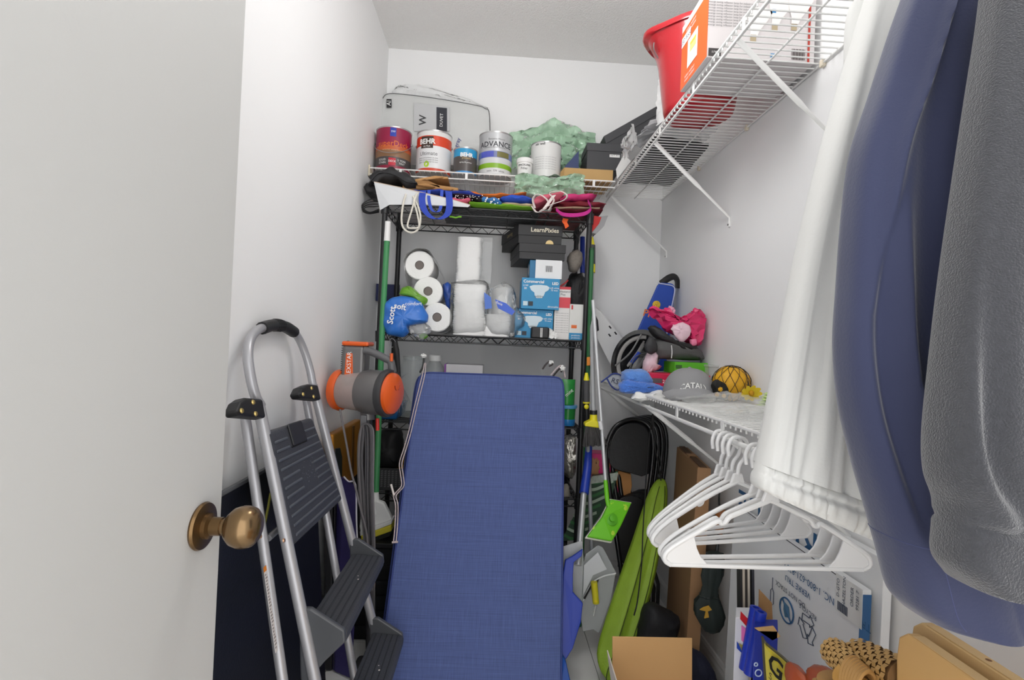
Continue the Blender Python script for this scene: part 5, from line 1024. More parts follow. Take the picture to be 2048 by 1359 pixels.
# white slotted panel behind the helmet
T = thing('slotted_board', 'white plastic panel with black slots leaning in the corner behind the helmet', 'panel', P(1225, 740, 2.6))
q = PS([(1186, 612), (1200, 622), (1256, 690), (1264, 764), (1240, 767), (1190, 670)], 2.56); MB().prism(q, (.02, .03, 0)).build('panel_body', WHT, T, bevel=.004)
for px, py in ((1217, 652), (1216, 668), (1228, 664)): MB().obox(P(px, py, 2.5585), (.011, 0, -.013), (.006, 0, .004), (0, .002, 0)).build('slot', BLKP, T)
MB().prism(PS([(1186, 618), (1196, 640), (1198, 660), (1186, 668)], 2.558), (0, .003, 0)).build('dark_insert', BLKP, T); MB().obox(P(1240, 682, 2.5585), (.02, 0, -.012), (.003, 0, .004), (0, .002, 0)).build('red_mark', K(210, 80, 60, .5), T)
# ================================================================ poles right of the rack
def pole(T, pts, r, mat, name): return MB().tube(pts, r, 12).build(name, mat, T, smooth=True)
SIL = K(186, 188, 190, .3, metal=.55); YEL = K(226, 214, 34, .4); GRP = K(74, 74, 76, .7); GRYP = K(160, 162, 164, .35)
T = thing('garden_stake', 'dark green pole standing beside the rack right post', 'pole', drop(P(1150, 1000, 2.25), 0))
g0, g1 = P(1184, 500, 2.255), P(1171, 890, 2.225); k = (g0.z - .003) / (g0.z - g1.z); pole(T, [g0, g0 + (g1 - g0) * k], .0095, K(32, 96, 52, .5), 'shaft'); pole(T, [g0, g0 + Vector((0, 0, .01))], .011, K(26, 70, 40, .5), 'shaft_cap')
T = thing('broom', 'angled broom with yellow collar and grey bristles hung right of the rack', 'broom', P(1190, 893, 2.2))
BY = 2.10
pole(T, [P(1184, 545, 2.33), P(1184, 700, BY + .1), P(1187, 822, BY)], .0095, GRYP, 'pole'); pole(T, [P(1184, 490, 2.34), P(1184, 531, 2.335)], .0155, GRP, 'grip'); pole(T, [P(1183.5, 529, 2.335), P(1183.5, 545, 2.33)], .0165, YEL, 'collar')
hk = pole(T, [P(1183, 474, 2.34), P(1184, 490, 2.34)], [.008, .013], YEL, 'grip_end'); MB().tube(smooth(PS([(1183, 476), (1188, 470), (1192, 466)], 2.34), 3), .0018, 5).build('hanging_cord', BLKP, hk)
pole(T, [P(1187, 820, BY), P(1187, 828, BY)], .016, BLKP, 'ferrule'); pole(T, [P(1187, 828, BY), P(1187, 846, BY)], [.015, .018], YEL, 'head_neck')
m = MB(); m.prism(PS([(1170, 846), (1182, 840), (1194, 841), (1202, 850), (1200, 856), (1170, 852)], BY - .02), (0, .04, 0)); m.build('head_block', YEL, T, bevel=.004)
br = MB()
for i in range(150):
    u = R.random(); v = R.random(); a = P(1171 + 29 * u, 853, BY - .016 + .03 * v); b = P(1167 + 48 * u + R.uniform(-2, 2), 890 + 4 * R.random() - 3 * u, BY - .03 + .055 * v); br.tube([a, a.lerp(b, .5), b], [.0022, .0022, .0014], 4)
o = br.build('bristles', K(74, 72, 72, .7, var=.3, vs=80), T); o['kind'] = 'stuff'
T = thing('dustpan', 'long handled clear dustpan with yellow and grey grip', 'dustpan', drop(P(1195, 1265, 1.98), .0))
DY = 2.17
hk = pole(T, [P(1173, 745, DY), P(1173, 760, DY)], [.006, .013], YEL, 'grip_end'); pole(T, [P(1173, 760, DY), P(1173, 804, DY)], .014, GRP, 'grip'); pole(T, [P(1173, 803, DY), P(1173, 806, DY)], .016, YEL, 'collar')
MB().blob(P(1173, 813, DY - .012), .0105, .006, .0105, 0, 1, 1).build('release_button', YEL, T, smooth=True); pole(T, [P(1173, 806, DY), P(1174, 845, DY)], .012, BLKP, 'grip_base')
pole(T, [P(1174, 840, DY), P(1180, 1000, 2.1), P(1184, 1110, 2.04)], .0085, K(140, 142, 146, .35), 'pole')
CP = K(226, 230, 232, .15, alpha=.34, var=.04)
def ZF(px, py, y): return P(px, py, y)
# pan: open tray seen from the back, standing on the floor
m = MB(); outl = [(1165, 1130), (1172, 1108), (1196, 1090), (1206, 1094), (1232, 1144), (1222, 1200), (1198, 1266), (1186, 1258), (1166, 1262), (1160, 1225), (1158, 1170)]
m.prism(PS(outl, 1.98), (0, .006, 0)); m.build('pan_back', CP, T, bevel=.002)
m = MB(); m.prism([P(a, b, 1.94) for a, b in [(1168, 1130), (1196, 1104), (1214, 1138), (1186, 1150), (1166, 1192)]], (0, .004, 0)); m.build('pan_hood', K(230, 233, 235, .15, alpha=.6), T, bevel=.001)
MB().tube(smooth(PS([(1166, 1200), (1184, 1166), (1206, 1152), (1232, 1146)], 1.965), 6), .003, 6).build('pan_rib', K(226, 228, 228, .2), T, smooth=True)
m = MB(); m.prism(PS([(1167, 1196), (1184, 1164), (1198, 1158), (1196, 1164), (1184, 1172), (1170, 1198)], 1.962), (0, .002, 0)); m.build('pan_slot', BLKP, T)
pole(T, [P(1188, 1163, 1.955), P(1192, 1205, 1.955)], .0125, K(226, 214, 50, .4, alpha=.9), 'handle_end'); MB().blob(P(1192, 1202, 1.945), .006, .004, .006, .2, 3, 3).build('rivet', K(236, 214, 30, .3), T); pole(T, [P(1191, 1210, 1.958), P(1187, 1231, 1.958)], .0022, WHT, 'hook_slot')
T = thing('snow_shovel', 'snow shovel with royal blue blade and silver shaft beside the cushions', 'shovel', drop(P(1130, 1330, 1.75), 0))
SB = K(28, 56, 158, .4, var=.05)
pole(T, [P(1165, 474, 2.57), P(1165, 546, 2.54)], .0125, SB, 'grip'); pole(T, [P(1165, 546, 2.54), P(1178, 890, 2.17)], .0085, SIL, 'upper_shaft'); pole(T, [P(1178, 888, 2.17), P(1175, 935, 2.11), P(1168, 986, 2.05)], [.014, .018, .019], SB, 'sleeve'); pole(T, [P(1168, 980, 2.06), P(1156, 1130, 1.9)], .0125, SIL, 'lower_shaft')
bo = [(1166, 1098), (1164, 1112), (1148, 1124), (1146, 1150), (1146, 1184), (1166, 1206), (1162, 1244), (1146, 1296), (1130, 1322), (1121, 1310), (1123, 1220), (1126, 1150), (1131, 1120), (1146, 1112)]
fl_ = [P(a, b, 1.88 - (b - 1100) * .0007) for a, b in bo]; m = MB(); m.prism(fl_, (0, .012, 0)); m.build('blade', SB, T, bevel=.003)
m = MB(); m.prism([P(1121, 1306, 1.7), P(1132, 1322, 1.7), P(1144, 1375, 1.68), P(1118, 1375, 1.68)], (0, .02, 0)); m.build('blade_lip', K(26, 76, 160, .4), T, bevel=.003)
T = thing('plastic_sleeve', 'stack of clear plastic sleeves tucked behind the blue shovel blade', 'sleeves', drop(P(1150, 1200, 1.93), .1))
for i in range(3): m = MB(); m.prism([P(a + i * 3.5, b, 1.91 + i * .006) for a, b in ((1126, 1092), (1158, 1082), (1160, 1120), (1156, 1210), (1142, 1196), (1128, 1160))], (0, .0012, 0)); m.build('sleeve_sheet', K(214, 216, 218, .2, alpha=.4, bump=.4, bs=40), T)
T = thing('flat_mop', 'lime green flat floor mop with silver pole in front of the chairs', 'mop', P(1216, 1085, 2.0))
pole(T, [P(1186, 600, 2.14), P(1192, 690, 2.12), P(1204, 860, 2.07), P(1211, 962, 2.03)], .0078, K(206, 208, 210, .3, metal=.4), 'pole'); pole(T, [P(1200, 842, 2.067), P(1203, 858, 2.062)], .009, K(220, 220, 222, .3), 'pole_joint'); LG = K(110, 198, 36, .4)
pole(T, [P(1211, 960, 2.03), P(1214, 995, 2.005), P(1218, 1022, 1.985)], [.0085, .0095, .007], LG, 'lower_pole')
hq = [P(1172, 1074, 1.945), P(1222, 1083, 1.945), P(1240, 1052, 1.97), P(1261, 1006, 2.02), P(1219, 999, 2.02), P(1202, 1034, 1.975)]
hn = (hq[1] - hq[0]).cross(hq[4] - hq[0]).normalized()
if hn.y > 0: hn = -hn
m = MB(); m.prism(hq, hn * .018); hd_ = m.build('mop_head', LG, T, bevel=.006, seg=3)
m = MB(); m.prism([p + hn * -.006 + (p - sum(hq, Vector()) / 6) * .06 for p in hq], hn * .008); m.build('mop_pad', K(222, 222, 206, .9), T, bevel=.003)
hcn = sum(hq, Vector()) / 6 + hn * .018
MB().lathe([(0, 0), (.026, 0), (.024, .006), (.012, .008), (.011, .02), (0, .022)], hcn + Vector((0, 0, .003)), hn, 24).build('swivel_joint', K(90, 176, 30, .4), T, smooth=40)
for i, (u, v) in enumerate(((.15, .2), (.8, .2), (.2, .85), (.8, .85))): p = hq[0].lerp(hq[1], u).lerp(hq[4].lerp(hq[3], u), v); MB().blob(p + hn * .0185, .012, .012, .003, .2, 3, i, rot=hn.to_track_quat('Z', 'Y').to_matrix()).build('cloth_gripper', K(176, 216, 60, .5), hd_, smooth=True)
for t in (.28, .74): lettering('green', .02, hq[0].lerp(hq[4], t) * .5 + hq[1].lerp(hq[3], t) * .5 + hn * .0185, (hq[4] - hq[0]), (hq[0] - hq[1]), K(226, 240, 210, .5), hd_)
tag(MB().prism(PS([(1174, 714), (1182, 713), (1183, 730), (1174, 731)], 2.20), (0, .012, 0)).build('orange_clip', K(232, 140, 40, .5), None, bevel=.002), 'small orange clip on the green pole beside the rack', 'clip')
# gift bags
T = thing('gift_bag', 'hot pink gift bag with gold print behind the mop pole', 'bag', drop(P(1210, 1005, 2.3), .3))
m = MB(); m.prism(PS([(1182, 906), (1214, 908), (1224, 930), (1238, 985), (1222, 1004), (1186, 1000)], 2.34), (.01, .09, 0)); m.build('bag_body', K(206, 34, 114, .45, var=.12, vs=14), T, bevel=.003)
MB().blob(P(1190, 935, 2.338), .018, .003, .04, .4, 3, 5).build('gold_print', K(176, 126, 84, .5), T, smooth=True); MB().blob(P(1216, 930, 2.337), .008, .003, .012, .4, 3, 6).build('gold_print', K(196, 140, 84, .5), T, smooth=True)
T = thing('gift_bag', 'green striped foil gift bag slanting between the poles', 'bag', drop(P(1190, 1080, 2.28), .2))
bq = PS([(1184, 952), (1236, 944), (1222, 1000), (1166, 1078), (1122, 1082), (1158, 1010)], 2.30); m = MB(); m.prism(bq, (.01, .03, 0)); m.build('bag_body', K(66, 92, 74, .35, metal=.2), T)
for i in range(9):
    u = i / 8; a = bq[0].lerp(bq[4], .1 + .8 * u); b = bq[1].lerp(bq[3], u * .95 + .02); m = MB(); ribbon(m, smooth([a + Vector((0, -.001, 0)), a.lerp(b, .4) + Vector((0, -.001, -.012)), b + Vector((0, -.001, .004))], 5), (b - a).cross(Vector((0, 1, 0))), .013, .001); m.build('stripe', K(186, 206, 186, .4) if i % 2 else K(70, 128, 80, .4), T)
m = MB(); m.prism([bq[0], bq[1], bq[1] + Vector((-.004, 0, -.035)), bq[0] + Vector((-.01, 0, -.035))], (0, -.002, 0)); m.build('silver_band', K(190, 200, 190, .3, metal=.3, var=.4, vs=90), T)
tag(MB().prism(PS([(1228, 938), (1262, 948), (1264, 970), (1258, 1004), (1232, 1006)], 2.36), (.01, .06, 0)).build('cardboard_box', K(200, 142, 84, .75), None, bevel=.002), 'small orange-brown cardboard box between pink bag and folding chairs', 'box')
# folding chairs, nested
def fchair(label):
    T = thing('folding_chair', label, 'folding chair', drop(P(1265, 1210, 2.32), 0), 'nested black folding chairs')
    BS = K(22, 22, 24, .3, coat=.3, var=.1); PV = K(17, 17, 19, .45, bump=.2, bs=40)
    cY = 2.36; sl = .0005
    def C(px, py, d=0): return P(px, py, cY - (py - 830) * sl + d)
    out = [(1246, 1225), (1244, 1150), (1222, 1000), (1213, 920), (1215, 885), (1228, 856), (1248, 842), (1270, 838), (1292, 846), (1304, 866), (1306, 910), (1296, 990), (1276, 1100), (1256, 1180), (1240, 1228)]
    U1 = smooth([C(*a) for a in out[1:-1]], 5); 
    for i in (0, -1): pass
    f1 = [drop(U1[0], .004)] + U1 + [drop(U1[-1] + Vector((.0, -.03, 0)), .004)]
    MB().tube(f1, .0105, 10).build('front_frame', BS, T, smooth=True)
    m = MB(); m.prism(smooth([C(*a, -.012) for a in [(1219, 925), (1220, 890), (1232, 862), (1250, 848), (1270, 845), (1290, 852), (1299, 870), (1300, 905), (1292, 950), (1262, 946), (1230, 938), (1219, 925)]], 3)[:-1], (0, .014, 0)); m.build('backrest', PV, T, bevel=.004)
    m = MB(); m.prism(smooth([C(*a, .02) for a in [(1228, 1010), (1250, 992), (1286, 1000), (1284, 1060), (1266, 1130), (1246, 1126), (1234, 1080), (1228, 1010)]], 3)[:-1], (0, .02, 0)); m.build('seat', PV, T, bevel=.004)
    for a, b in (((1226, 985), (1288, 1190)), ((1290, 1000), (1248, 1185))):
        p0, p1 = C(*a, .03), C(*b, .03); MB().tube([p0, p1, drop(p1, .004)], .009, 8).build('rear_leg', BS, T, smooth=True)
    MB().tube([C(1236, 1130, .03), C(1268, 1132, .03)], .006, 8).build('crossbar', BS, T, smooth=True)
    return T
f0 = fchair('black padded folding chair, nearest of the nested row')
for k in range(1, 4): copy_tree(f0, (.033 * k, .036 * k, .006 * k * 0), ['', 'black padded folding chair, second of the nested row', 'black padded folding chair, third of the nested row', 'black padded folding chair, last of the row beside the brown box'][k])
# lime chair bag
T = thing('chair_bag', 'lime green drawstring camp chair bag leaning on the folding chairs', 'bag', drop(P(1240, 1340, 1.75), 0))
rows = [((1318, 957), (1328, 956), 2.16), ((1308, 966), (1334, 966), 2.15), ((1296, 990), (1335, 990), 2.13), ((1282, 1030), (1332, 1030), 2.10), ((1266, 1080), (1322, 1085), 2.05), ((1248, 1130), (1312, 1140), 2.0), ((1232, 1180), (1300, 1190), 1.95), ((1214, 1235), (1284, 1245), 1.9), ((1200, 1280), (1266, 1300), 1.86), ((1192, 1310), (1248, 1340), 1.83), ((1198, 1335), (1236, 1360), 1.81), ((1208, 1350), (1226, 1362), 1.80)]
rg = []
for i, (a, b, Y) in enumerate(rows):
    pa, pb = P(*a, Y), P(*b, Y); c = (pa + pb) / 2; hw = (pb - pa) / 2; n = Vector((0, 1, .25)); dp = min(.055, hw.length * .8)
    rg.append([c + hw * math.cos(t) * (1 + .06 * nz(t * 2, i * .25, 3)) - n * math.sin(t) * dp * (1 + .25 * nz(math.cos(t) * 3, i * .2, 7) + .16 * nz(math.cos(t) * 9 + i * .5, i * .6, 17) + (.14 * math.cos(5 * t + .3 * i) if 1 < i else .1 * math.cos(9 * t))) for t in [2 * math.pi * k / 40 for k in range(40)]])
for r_ in rg:
    for p in r_: p.z = max(p.z, .004)
LM = K(140, 172, 46, .6, var=.12, vs=20, bump=.4, bs=160)
MB().loft(rg).build('bag_body', LM, T, smooth=60, sub=1)
sm = [sum((r_[k] for k in (7, 8)), Vector()) / 2 - Vector((0, .004, 0)) for r_ in rg]; MB().tube(smooth(sm[1:], 3), .0016, 5).build('seam', K(60, 72, 20, .8), T)
sm = [r_[13] - Vector((0, .003, 0)) for r_ in rg]; MB().tube(smooth(sm[1:], 3), .0016, 5).build('seam', K(60, 72, 20, .8), T)
MB().tube(smooth(PS([(1322, 960), (1320, 948), (1316, 925), (1310, 895), (1306, 860), (1306, 822), (1308, 860), (1318, 905), (1325, 945)], 2.12), 6), .0028, 6).build('drawstring', BLKP, T, smooth=True)
MB().tube(smooth([P(1306, 822, 2.12), P(1298, 880, 2.1), P(1292, 960, 2.06), P(1286, 1060, 1.985), P(1283, 1130, 1.93), P(1275, 1200, 1.86), P(1268, 1230, 1.83)], 6), .0026, 6).build('drawstring', BLKP, T, smooth=True)
MB().blob(P(1319, 952, 2.13), .011, .009, .012, .1, 2, 1).build('cord_lock', BLKP, T, smooth=True)
# small bag, flat carton, umbrella
lump('black_pouch', 'black nylon pouch on the floor between lime bag and flat carton', 'pouch', [(1268, 1276), (1284, 1228), (1304, 1208), (1344, 1226), (1357, 1236), (1344, 1276), (1310, 1282)], 1.86, .12, K(22, 22, 27, .65, bump=.3, bs=80), 81, .006)
T = thing('flat_carton', 'tall flat brown carton standing against the right wall', 'carton', (.79, 2.0, 0))
KB = K(146, 110, 76, .8, var=.05, vs=6); KB2 = K(160, 122, 86, .8, var=.05, vs=6)
A, B = Vector((.735, 1.80, .002)), Vector((.80, 2.18, .002)); tv = Vector((.045, -.008, 0)); hz = Vector((.02, 0, .79))
MB().obox(A, B - A, tv, hz).build('box_body', KB, T, bevel=.002); 
nA = (B - A).cross(hz).normalized(); nA = -nA if nA.x > 0 else nA
MB().obox(A + hz * .45 - tv * .03, (B - A) * .02, tv, hz * .001).build('tape', KB2, T)
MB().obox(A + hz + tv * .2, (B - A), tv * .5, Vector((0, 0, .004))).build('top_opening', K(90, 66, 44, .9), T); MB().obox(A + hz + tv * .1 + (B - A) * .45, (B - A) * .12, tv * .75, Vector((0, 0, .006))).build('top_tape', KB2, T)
lettering('W123', .02, A + (B - A) * .55 + hz * .78 + nA * .001, -(B - A), hz, K(80, 56, 36, .8), T)
patch(A - Vector((0, .0006, 0)), tv, hz, KB2, T, 'end_face', th=.001)
UM = K(30, 40, 38, .7, bump=.3, bs=60)
T = thing('umbrella', 'folded dark green umbrella with wooden handle hanging on a cord', 'umbrella', P(1424, 1265, 1.72))
uy = 1.72
MB().tube(smooth(PS([(1445, 938), (1441, 955), (1443, 972), (1439, 990), (1440, 1022)], 1.82), 5), .002, 5).build('cord', BLKP, T, smooth=True); MB().tube(smooth(PS([(1446, 936), (1445, 960), (1438, 985), (1437, 1010), (1440, 1022)], 1.82), 5), .0016, 5).build('cord', BLKP, T, smooth=True)
MB().tube(smooth([P(1441, 1020, 1.80), P(1442, 1030, 1.79), P(1439, 1050, 1.78), P(1438, 1068, 1.77)], 4), [.012, .02, .021, .021, .02, .017, .016, .016, .015, .014, .014, .013, .012], 12).build('wooden_handle', K(150, 92, 44, .4), T, smooth=True)
MB().tube([P(1438, 1066, 1.77), P(1430, 1130, 1.74)], .006, 8).build('shaft', K(30, 30, 32, .4), T)
rg = []
for i, (px, py, w) in enumerate(((1430, 1105, 16), (1428, 1125, 20), (1424, 1150, 22), (1421, 1170, 16), (1418, 1190, 18), (1416, 1205, 27), (1418, 1225, 30), (1422, 1245, 24), (1424, 1258, 16), (1424, 1265, 5))):
    c = P(px, py, uy); rg.append([c + Vector((math.cos(t), -math.sin(t) * .7, 0)) * w * uy / F * (1 + .12 * math.cos(6 * t + i * .4) + .1 * nz(t, i * .4, 3)) + Vector((0, 0, .006 * nz(t * 2, i, 5))) for t in [k * math.pi / 14 for k in range(28)]])
MB().loft(rg).build('folded_canopy', UM, T, smooth=50)
MB().tube(smooth([p * 1.0 for p in rg[4]] + [rg[4][0]], 1), .004, 5).build('strap', K(26, 34, 32, .7), T)
q = PS([(1408, 1214), (1418, 1211), (1424, 1219), (1416, 1222), (1418, 1234), (1409, 1236), (1412, 1222), (1400, 1219)], uy - .052); m = MB(); m.prism(q, (0, .004, 0)); m.build('gold_emblem', K(196, 150, 50, .5), T)
lump('navy_cloth', 'dark navy cloth heap on the floor behind the open carton', 'cloth', [(1376, 1356), (1384, 1312), (1396, 1306), (1416, 1320), (1428, 1346), (1420, 1372), (1386, 1375)], 1.72, .12, K(22, 26, 48, .8, bump=.3, bs=60), 83, .006)
# ================================================================ white glass cartons leaning on the right wall
CW = K(232, 233, 234, .55, var=.02); TBL = K(44, 92, 136, .55, var=0); TDK = K(60, 72, 92, .55, var=0)
def leanbox(name, label, x0, x1, y0, y1, zt, lean, cat='carton'):
    T = thing(name, label, cat, (x0, (y0 + y1) / 2, 0)); MB().obox((x0, y0, .002), (x1 - x0, 0, 0), (0, y1 - y0, 0), (lean, 0, zt)).build('box_body', CW, T, bevel=.002); return T
TR_ = leanbox('glass_carton', 'tall white glass carton with large blue letters, rear of two', .846, .866, 1.06, 1.66, .775, .012)
TF = leanbox('glass_carton', 'white glass carton with recycling print and blue end, front of two', .812, .836, 1.08, 1.66, .70, .012)
def gp(y, z, x0, zt): return Vector((x0 + .012 * z / zt - .0008, y, z))
XU, YU = Vector((0, 1, 0)), Vector((-.015, 0, -1))
def gl(T, s, size, px, py, X, mat, **kw): p = PX(px, py, X); return lettering(s, size, Vector((X - .0008, p.y, p.z)), XU, YU, mat, T, **kw)
gl(TR_, 'TRU VUE', .125, 1560, 1052, .8565, TBL, bold=.005)
MB().tube([PX(1478, 1012, .8225), PX(1700, 1168, .8235)], .0012, 4).build('edge_line', K(50, 50, 54, .6), TF)
XF = .8225
for s, sz, px, py, mt in (('TRU VUE, INC. 1-800-621-8339', .024, 1645, 1185, TBL), ('VERRE TRU', .022, 1595, 1172, TBL), ('DO NOT STACK', .018, 1580, 1186, TDK), ('RECYCLE', .017, 1616, 1222, TDK)): gl(TF, s, sz, px, py, XF - .002, mt)
def onf(px, py): p = PX(px, py, XF - .0035); return p
def ringf(c, ry, rz, r, mat, n=28): MB().tube([c + Vector((0, math.cos(2 * math.pi * i / n) * ry, math.sin(2 * math.pi * i / n) * rz)) for i in range(n)], r, 5, closed=True).build('printed_ring', mat, TF)
cr = onf(1573, 1220); ringf(cr, .031, .031, .0022, TBL); MB().tube([cr + Vector((0, .02, .022)), cr + Vector((0, -.02, -.022))], .002, 5).build('printed_bar', TBL, TF)
m = MB(); m.prism([cr + Vector((0, a, b)) for a, b in ((.012, .018), (-.010, .014), (-.016, -.012), (.006, -.02), (.014, -.004))], (-.0006, 0, 0)); m.build('printed_glass', K(84, 128, 160, .5), TF)
cr = onf(1614, 1256)
for k in range(3):
    a = math.radians(90 + 120 * k); ca = cr + Vector((0, math.cos(a) * .02, math.sin(a) * .02)); tq = Vector((0, -math.sin(a), math.cos(a))); rq = Vector((0, math.cos(a), math.sin(a)))
    pts = [ca - tq * .022 - rq * .010, ca - tq * .020 + rq * .008, ca + tq * .008 + rq * .010, ca + tq * .010 + rq * .017, ca + tq * .026 + rq * .002, ca + tq * .010 - rq * .012, ca + tq * .010 - rq * .006, ca - tq * .010 - rq * .008]
    MB().tube(pts, .0013, 4, closed=True).build('recycling_arrow', TDK, TF)
cr = onf(1544, 1190); MB().tube([cr + Vector((0, a, b)) for a, b in ((0, .05), (0, .02), (.008, .012), (.008, -.02), (0, -.028), (-.008, -.02), (-.008, .012), (0, .02))], .0011, 4).build('printed_hand', TDK, TF)
q = onf(1690, 1178)
m = MB(); m.obox(q + Vector((-.0002, .03, -.06)), (0, -.085, 0), (0, 0, .085), (-.0006, 0, 0)); m.build('address_label', K(222, 222, 220, .6), TF)
for s, yy in (('D-GTO', .02), ('HAZELTON', 0), ('ORDER', -.025), ('99281 7', -.042)): lettering(s, .013, q + Vector((-.0014, yy, -.005)), (0, .0, 1), (0, 1, 0), TDK, TF)
for i in range(12): MB().obox(q + Vector((-.0014, -.012 + .0028 * i, -.055)), (0, .0012 + .0006 * (i % 2), 0), (0, 0, .02), (-.0003, 0, 0)).build('barcode_bar', TDK, TF)
patch((.812 - .0003, 1.08, .002), (.024, 0, 0), (.012, 0, .69), K(48, 96, 144, .5), TF, 'blue_end')
lettering('LOOM THICKNESS  4 LITES', .019, Vector((.826, 1.0785, .47)), (.012, 0, -.7), (1, 0, 0.017), WPRINT, TF)
# bundle of strips and boxes in front of the cartons
T = thing('moulding_strips', 'bundle of beige and dark moulding strips standing in the narrow box', 'strips', drop(P(1492, 1225, 1.38), .2))
for i, (dx, cc) in enumerate(((0, (40, 38, 38)), (5, (196, 184, 168)), (10, (60, 54, 50)), (15, (206, 196, 180)), (24, (44, 46, 56)))): sp_ = P(1480 + dx, 1138, 1.41); MB().obox(sp_, (.0065, 0, 0), (0, .02, 0), Vector((.02, -.02, .003 - sp_.z))).build('strip', K(*cc, .6), T)
def ubox(name, label, px0, px1, pT, Y, dep, mat, cat='box'):
    """upright box turned to face the room: front edge between two pixels, sides running along the view direction"""
    a_, b_ = P(px0, pT, Y), P(px1, pT, Y); z1 = P((px0 + px1) / 2, pT, Y).z; dv = Vector((a_.x, a_.y, 0)).normalized()
    T = thing(name, label, cat, ((a_.x + b_.x) / 2, Y, 0)); MB().obox((a_.x, Y, .002), (b_.x - a_.x, 0, 0), dv * dep, (0, 0, z1)).build('box_body', mat, T, bevel=.0015); return T, a_.x, b_.x, z1
T, x0, x1, z1 = ubox('narrow_box', 'narrow white box with red pink and blue print by the wall', 1471, 1502, 1236, 1.30, .06, K(222, 222, 226, .5))
m = MB(); m.prism(PS([(1482, 1222), (1499, 1240), (1498, 1258), (1481, 1238)], 1.297), (0, .002, 0)); m.build('red_flap', K(200, 40, 40, .4), T)
m = MB(); m.prism(PS([(1483, 1250), (1492, 1256), (1492, 1290), (1483, 1280)], 1.2985), (0, .001, 0)); m.build('pink_print', K(232, 120, 180, .5), T)
for a, cc in (([(1474, 1282), (1488, 1300), (1503, 1308), (1503, 1322), (1490, 1312), (1474, 1296)], (36, 70, 170)), ([(1486, 1300), (1503, 1312), (1503, 1330), (1492, 1318)], (30, 50, 150))): m = MB(); m.prism(PS(a, 1.2982), (0, .0012, 0)); m.build('blue_print', K(*cc, .5), T)
for i in range(5): MB().tube([P(1478 + 2 * i, 1286 + i, 1.297), P(1488 + 3 * i, 1302 - 2 * i + 6, 1.297)], .001, 4).build('gold_scribble', K(170, 160, 90, .5), T)
T, x0, x1, z1 = ubox('blue_box', 'open royal blue box with kraft flaps holding blue rolls', 1509, 1556, 1262, 1.22, .06, K(26, 48, 156, .45))
m = MB(); m.prism([P(1510, 1256, 1.22), P(1545, 1280, 1.22), P(1561, 1272, 1.22), P(1548, 1252, 1.22)], (0, .004, 0)); m.build('front_flap', K(206, 166, 110, .75), T)
m = MB(); m.prism([P(1519, 1178, 1.33), P(1544, 1205, 1.33), P(1546, 1255, 1.33), P(1517, 1240, 1.33)], (0, .003, 0)); m.build('back_flap', K(160, 120, 76, .75), T)
for i, (px, pt) in enumerate(((1522, 1222), (1512, 1214))): q = P(px, pt, 1.27 + .02 * i); MB().lathe([(0, -.16), (.014, -.16), (.014, 0), (.008, 0), (.008, -.01), (0, -.01)], q, (.15, 0, 1), 18).build('blue_roll', K(30, 56, 176, .35), T, smooth=40)
for px, py, r_ in ((1517, 1345, .008), (1512, 1328, .004)): q = P(px, py, 1.2185); MB().tube([q + Vector((math.cos(i * .314) * r_, 0, math.sin(i * .314) * r_)) for i in range(20)], .0016, 4, closed=True).build('printed_ring', K(190, 206, 236, .5), T)
# licence plate, leather, rattan, pine boards, open carton
T = thing('licence_plate', 'yellow and black licence plate leaning in the pile by the wall', 'licence plate', drop(P(1560, 1359, 1.14), .25))
lp = [P(1526, 1284, 1.14), P(1532, 1286, 1.14), P(1600, 1350, 1.06), P(1610, 1420, 1.06), P(1535, 1420, 1.14)]
m = MB(); m.prism(lp, (.002, .003, 0)); m.build('plate', K(214, 200, 84, .4, metal=.2), T)
MB().tube(smooth([lp[-1], lp[0], lp[1], lp[2], lp[3]], 4), .003, 6).build('plate_rim', K(84, 80, 62, .4, metal=.4), T)
lettering('G3', .055, P(1562, 1345, 1.095), (lp[2] - lp[1]), Vector((0.1, .0, 1)), K(24, 24, 22, .5), T, bold=.02); lettering('S', .02, P(1541, 1352, 1.12), (lp[2] - lp[1]), Vector((0.1, .0, 1)), K(24, 24, 22, .5), T)
LE = K(176, 84, 48, .4, coat=.2, var=.12)
for i, (lab, oo, yy) in enumerate((('tan leather glove thumb sticking up, nearer the plate', [(1580, 1368), (1586, 1340), (1596, 1334), (1608, 1342), (1622, 1362), (1618, 1380), (1590, 1385)], 1.02), ('tan leather glove cuff sticking up beside the rattan', [(1618, 1370), (1632, 1346), (1660, 1342), (1682, 1350), (1690, 1370), (1680, 1390), (1630, 1392)], .98))):
    lump('leather_glove', lab, 'glove', oo, yy, .07, LE, 90 + i, .004)
RT = K(196, 156, 96, .6, var=.2, vs=40); RT2 = K(176, 134, 78, .55, var=.2, vs=40)
T = thing('rattan_hamper', 'woven rattan piece with bound cane ends near the bottom right', 'rattan', (.66, .86, 0))
